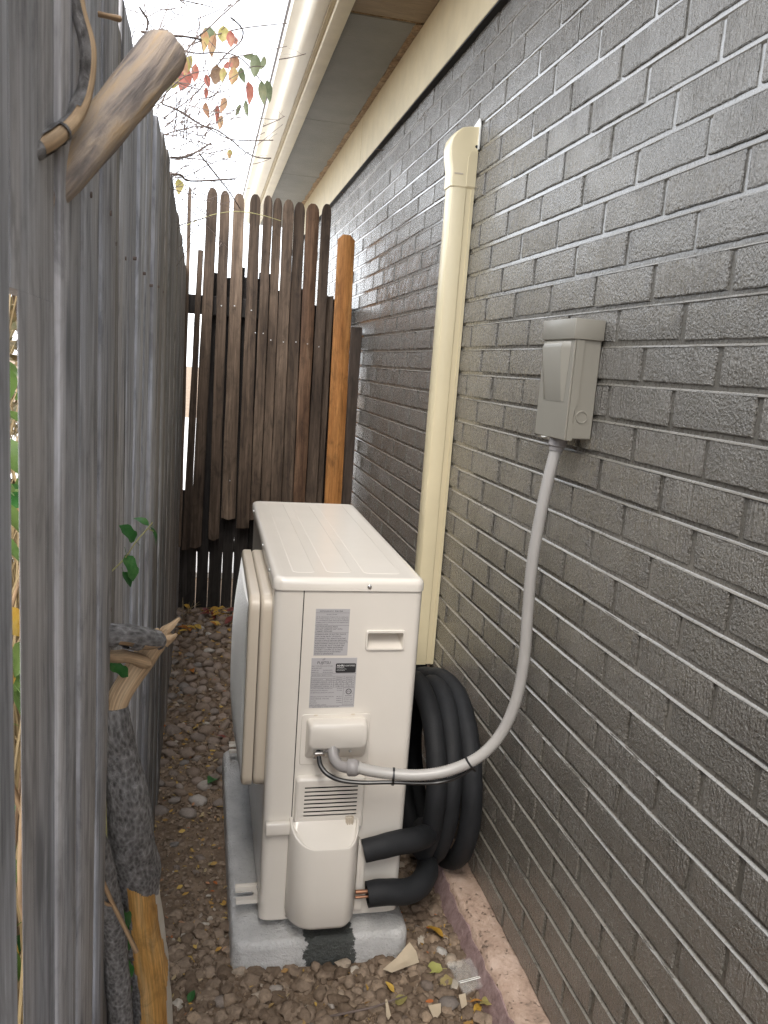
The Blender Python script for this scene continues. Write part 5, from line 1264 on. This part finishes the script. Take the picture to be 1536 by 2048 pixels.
# gravel and clods: too many to count
import array
def scatter(name, mat, count, area, smin, smax, squash, seed, pale=False, sub=1, power=2.2, avoid_pad=True):
    r = random.Random(seed); base = []
    for i in range(6):
        q = bmesh.new(); bmesh.ops.create_icosphere(q, subdivisions=sub, radius=.5); o = Vector((r.uniform(0, 99), 0, 0))
        for v in q.verts:
            n = v.co.normalized(); d = 1 + .5 * mnoise.noise(n * 1.5 + o) + .16 * mnoise.noise(n * 4.5 + o); v.co = Vector((n.x * .5 * d, n.y * .5 * d * r.uniform(.75, 1), n.z * .5 * d * squash))
        q.verts.index_update(); base.append(([v.co.copy() for v in q.verts], [[v.index for v in f.verts] for f in q.faces])); q.free()
    V = []; F = []
    for i in range(count):
        x, y = area(r)
        if avoid_pad and PADX0 < x < PADX1 and PADY0 < y < PADY1: continue
        s = smin + (smax - smin) * r.random() ** power; bv, bf = r.choice(base); M_ = (Matrix.Rotation(r.uniform(0, 6.28), 3, 'Z') @ Matrix.Rotation(r.uniform(-.5, .5), 3, 'X')) * s
        z = ground_z(x, y) + s * r.uniform(-.02, .26); b = len(V)
        for c in bv:
            p = M_ @ c; V.append((p.x + x, p.y + y, p.z + z))
        for f in bf: F.append([k_ + b for k_ in f])
    return obj(name, mesh_of(V, F, mat, 45), ground, (0, 0, 0), kind='stuff')
near = lambda r: (r.uniform(-.27, .51), r.uniform(-.36, .16))
lane = lambda r: (r.uniform(-.268, -.03), r.uniform(-.05, 1.25))
far_ = lambda r: (r.uniform(-.27, .12), r.uniform(.9, 2.66))
side = lambda r: (r.uniform(.345, .505), r.uniform(-.1, .75))
scatter('soil_clods', M_CLOD, 2300, near, .008, .038, .75, 1, sub=2)
scatter('soil_clods', M_CLOD, 4200, near, .003, .012, .75, 2, sub=1)
scatter('soil_clods', M_CLOD, 2600, lane, .003, .020, .75, 3)
scatter('soil_clods', M_CLOD, 1500, side, .007, .034, .75, 4, sub=2)
scatter('gravel', M_CLOD, 1800, far_, .008, .030, .7, 5)
# flakes of dry leaf
def flakes(name, count, area, seed, s0, s1):
    r = random.Random(seed); V = []; F = []
    for i in range(count):
        x, y = area(r)
        if PADX0 < x < PADX1 and PADY0 < y < PADY1: continue
        s = r.uniform(s0, s1); z = ground_z(x, y) + r.uniform(.004, .014); M_ = Matrix.Rotation(r.uniform(0, 6.28), 3, 'Z') @ Matrix.Rotation(r.uniform(-.7, .7), 3, 'X'); b = len(V)
        for px_, py_, pz_ in ((-.5, -.12, 0), (0, -.28, .06), (.5, -.05, .02), (.45, .1, .04), (0, .26, .08), (-.5, .1, .03)):
            p = M_ @ Vector((px_ * s, py_ * s * r.uniform(.6, 1.2), pz_ * s)); V.append((p.x + x, p.y + y, p.z + z))
        F += [[b, b + 1, b + 4, b + 5], [b + 1, b + 2, b + 3, b + 4]]
    return obj(name, mesh_of(V, F, M_LITTER, 60), ground, (0, 0, 0), kind='stuff')
flakes('leaf_litter', 190, near, 7, .006, .020); flakes('leaf_litter', 230, lane, 8, .006, .020); flakes('leaf_litter', 260, far_, 9, .010, .026); flakes('leaf_litter', 70, side, 10, .006, .016)
# whole fallen leaves
FL = {'yl': 'small yellow fallen leaf lying on the stones by the far picket fence', 'of': 'orange fallen leaf lying on the stones by the far picket fence', 'rf': 'dark red fallen leaf lying on the stones near the far picket fence'}
lm = {c: [leaf_mesh(1.0, .46, M_LEAF[c], .25, .5, 0, 160 + i) for i in range(3)] for c in FL}
def drop(c, x, y, s, label, group=None, h=.018, me=None):
    o = bpy.data.objects.new({'yl': 'yellow_leaf', 'of': 'orange_leaf', 'rf': 'red_leaf', 'br': 'brown_leaf', 'iv': 'green_leaf', 'yg': 'olive_leaf'}[c], me or rg_.choice(lm[c])); link(o, None, (x, y, ground_z(x, y) + h)); o.scale = (s, s, s)
    o.rotation_euler = (rg_.uniform(-.45, .45), rg_.uniform(-.45, .45), rg_.uniform(0, 6.28)); tag(o, label, 'leaf', group); return o
for i in range(34): drop('yl', rg_.uniform(-.25, .10), 2.62 - .55 * rg_.random() ** 1.6, rg_.uniform(.035, .065), FL['yl'], 'yellow leaves heaped by the picket fence', .03)
for i in range(5): drop('of', rg_.uniform(-.2, .10), 2.55 - .5 * rg_.random(), rg_.uniform(.04, .06), FL['of'], 'orange leaves by the picket fence', .035)
for i in range(7): drop('rf', rg_.uniform(-.1, .10), 2.6 - .3 * rg_.random(), rg_.uniform(.05, .085), FL['rf'], 'dark red leaves by the picket fence', .035)
drop('of', -.178, 1.72, .075, 'single orange leaf on the stones halfway along the fence', None, .03)
drop('rf', -.075, 1.10, .06, 'dark red leaf on the stones left of the fan guard', None, .03)
drop('iv', -.085, .80, .055, 'green leaf on the ground beside the far end of the grey pad', None, .02, leaf_mesh(1, .7, M_LEAF['iv'], .25, .5, 0, 190))
drop('iv', -.150, -.125, .028, 'green leaf at the foot of the gnarled limb', None, .016, leaf_mesh(1, .7, M_LEAF['iv'], .25, .5, 0, 191))
drop('yg', .415, -.105, .042, 'yellow green lobed leaf on the clods near the foundation ledge', None, .02, leaf_mesh(1, .8, leafmat('lime_leaf', [(.3, (.38, .40, .10)), (.7, (.55, .52, .20))], .5, .2), .25, .5, 1.5, 192))
drop('yg', .398, -.150, .034, 'dull olive leaf just below the lobed yellow green leaf', None, .018, leaf_mesh(1, .8, M_LEAF['yg'], .25, .5, 1.5, 193))
drop('yg', .285, -.185, .030, 'olive yellow leaf beside the thin stick on the soil', None, .018, leaf_mesh(1, .8, M_LEAF['yg'], .25, .5, 0, 194))
drop('yl', .452, -.230, .040, 'curled yellow leaf at the foot of the purple foundation', None, .018)
drop('yg', .470, -.205, .042, 'broad yellow green leaf against the purple foundation', None, .022, leaf_mesh(1, .9, leafmat('pale_lime_leaf', [(.3, (.45, .40, .12)), (.7, (.62, .52, .24))], .5, .2), .25, .5, 1.5, 195))
drop('of', .448, -.205, .032, 'rusty brown leaf next to the plastic bag', None, .022)
drop('yl', .445, -.015, .055, 'long curled yellow leaf hanging by the foundation above the bag', None, .03)
drop('yl', .29, -.155, .03, 'crumpled yellow leaf left of the large flat clod', None, .018)
# clear zip bag, tan flakes, stick
q = MB((.465, -.135, GZ + .03)); vs = []; fs = []
ca, cb, cd, cc_ = Vector((.428, -.098, 0)), Vector((.487, -.092, 0)), Vector((.497, -.178, 0)), Vector((.440, -.190, 0)); n_ = 9
for lay_, dz in ((0, .026), (1, .0215)):
    for i in range(n_):
        for j in range(n_):
            a = i / (n_ - 1); b = j / (n_ - 1); p = ca.lerp(cb, a).lerp(cc_.lerp(cd, a), b); p.z = GZ + dz + .006 * mnoise.noise(Vector((p.x * 40, p.y * 40, 1))) + (.0035 if lay_ == 0 else -.001) * math.sin(a * 3.14) * math.sin(b * 3.14); vs.append(p)
for o_i in (0, n_ * n_):
    for i in range(n_ - 1):
        for j in range(n_ - 1): fs.append((o_i + i * n_ + j, o_i + i * n_ + j + 1, o_i + (i + 1) * n_ + j + 1, o_i + (i + 1) * n_ + j))
bag = thing('plastic_bag', (.465, -.14, GZ), 'small clear zip bag lying on the soil against the foundation ledge', 'bag')
q.add(vs, fs).build('film', M_FILM, bag, 60)
q = MB((.465, -.168, GZ + .03)); q.tube([cc_.lerp(ca, .26) + Vector((0, 0, GZ + .029)), cd.lerp(cb, .26) + Vector((0, 0, GZ + .029))], .0011, 6, 1); q.tube([cc_.lerp(ca, .31) + Vector((0, 0, GZ + .029)), cd.lerp(cb, .31) + Vector((0, 0, GZ + .029))], .0008, 6, 1); q.build('zip_strip', M_WHITEMETAL, bag, 60)
def flake(pts, label, name='paper_flake', lift=.022):
    c = Vector((sum(p[0] for p in pts) / len(pts), sum(p[1] for p in pts) / len(pts), GZ + lift)); q = MB(c); n = len(pts); vs = []; 
    for s in (1, .6, .2):
        for x, y, z in pts:
            p = Vector((x, y, GZ + lift + z)); p = c.lerp(p, s); p.z += .003 * mnoise.noise(Vector((p.x * 60, p.y * 60, 2))); vs.append(p)
    up = len(vs); vs += [v - Vector((0, 0, .0008)) for v in vs]; fs = []
    for a in range(2):
        for j in range(n): fs.append((a * n + j, a * n + (j + 1) % n, (a + 1) * n + (j + 1) % n, (a + 1) * n + j)); fs.append((up + a * n + (j + 1) % n, up + a * n + j, up + (a + 1) * n + j, up + (a + 1) * n + (j + 1) % n))
    fs.append(tuple(range(2 * n, 3 * n))); fs.append(tuple(range(up + 3 * n - 1, up + 2 * n - 1, -1)))
    for j in range(n): fs.append((j, up + j, up + (j + 1) % n, (j + 1) % n))
    tag(q.add(vs, fs).build(name, M_PAPER, None, 50), label, 'flake')
flake([(.277, -.094, 0), (.312, -.072, .006), (.352, -.040, .018), (.362, -.066, .014), (.364, -.088, .004), (.33, -.098, .002), (.296, -.104, -.002)], 'large pointed tan flake lying in front of the right pad corner')
flake([(.350, -.214, .004), (.379, -.213, .006), (.374, -.233, .002), (.362, -.246, 0), (.354, -.244, 0)], 'tan flake with a straight upper edge at the bottom of the photo')
flake([(.262, -.186, .004), (.266, -.186, .004), (.266, -.225, 0), (.258, -.236, 0), (.255, -.226, 0)], 'narrow pale upright flake beside the thin stick')
flake([(.424, -.198, .006), (.440, -.196, .008), (.436, -.222, .002), (.422, -.228, 0)], 'cream folded flake just left of the rusty leaf')
q = MB((.24, -.195, GZ + .02)); q.tube([(.12, -.206, GZ + .016), (.183, -.201, GZ + .018), (.232, -.197, GZ + .020), (.275, -.189, GZ + .024), (.310, -.178, GZ + .022)], [.0022, .0024, .0024, .002, .0014], 7, 5, .2, 80)
tag(q.build('stick', M_TWIG, None, 60), 'thin grey stick lying on the soil in front of the pad', 'stick')
for x, y, n_ in ((-.225, 2.50, 5),):
    q = MB((x, y, GZ)); 
    for i in range(9): q.tube([(x + rb_.uniform(-.03, .05), y + rb_.uniform(-.05, .1), GZ + .02), (x + rb_.uniform(-.02, .10), y + rb_.uniform(-.05, .1), GZ + rb_.uniform(.05, .11))], .0010, 4, 1)
    tag(q.build('dry_stalks', M_STRAW, None, 60), 'few dry straw stalks in the far corner by the picket fence', 'grass')
q = MB((.49, .5, GZ))
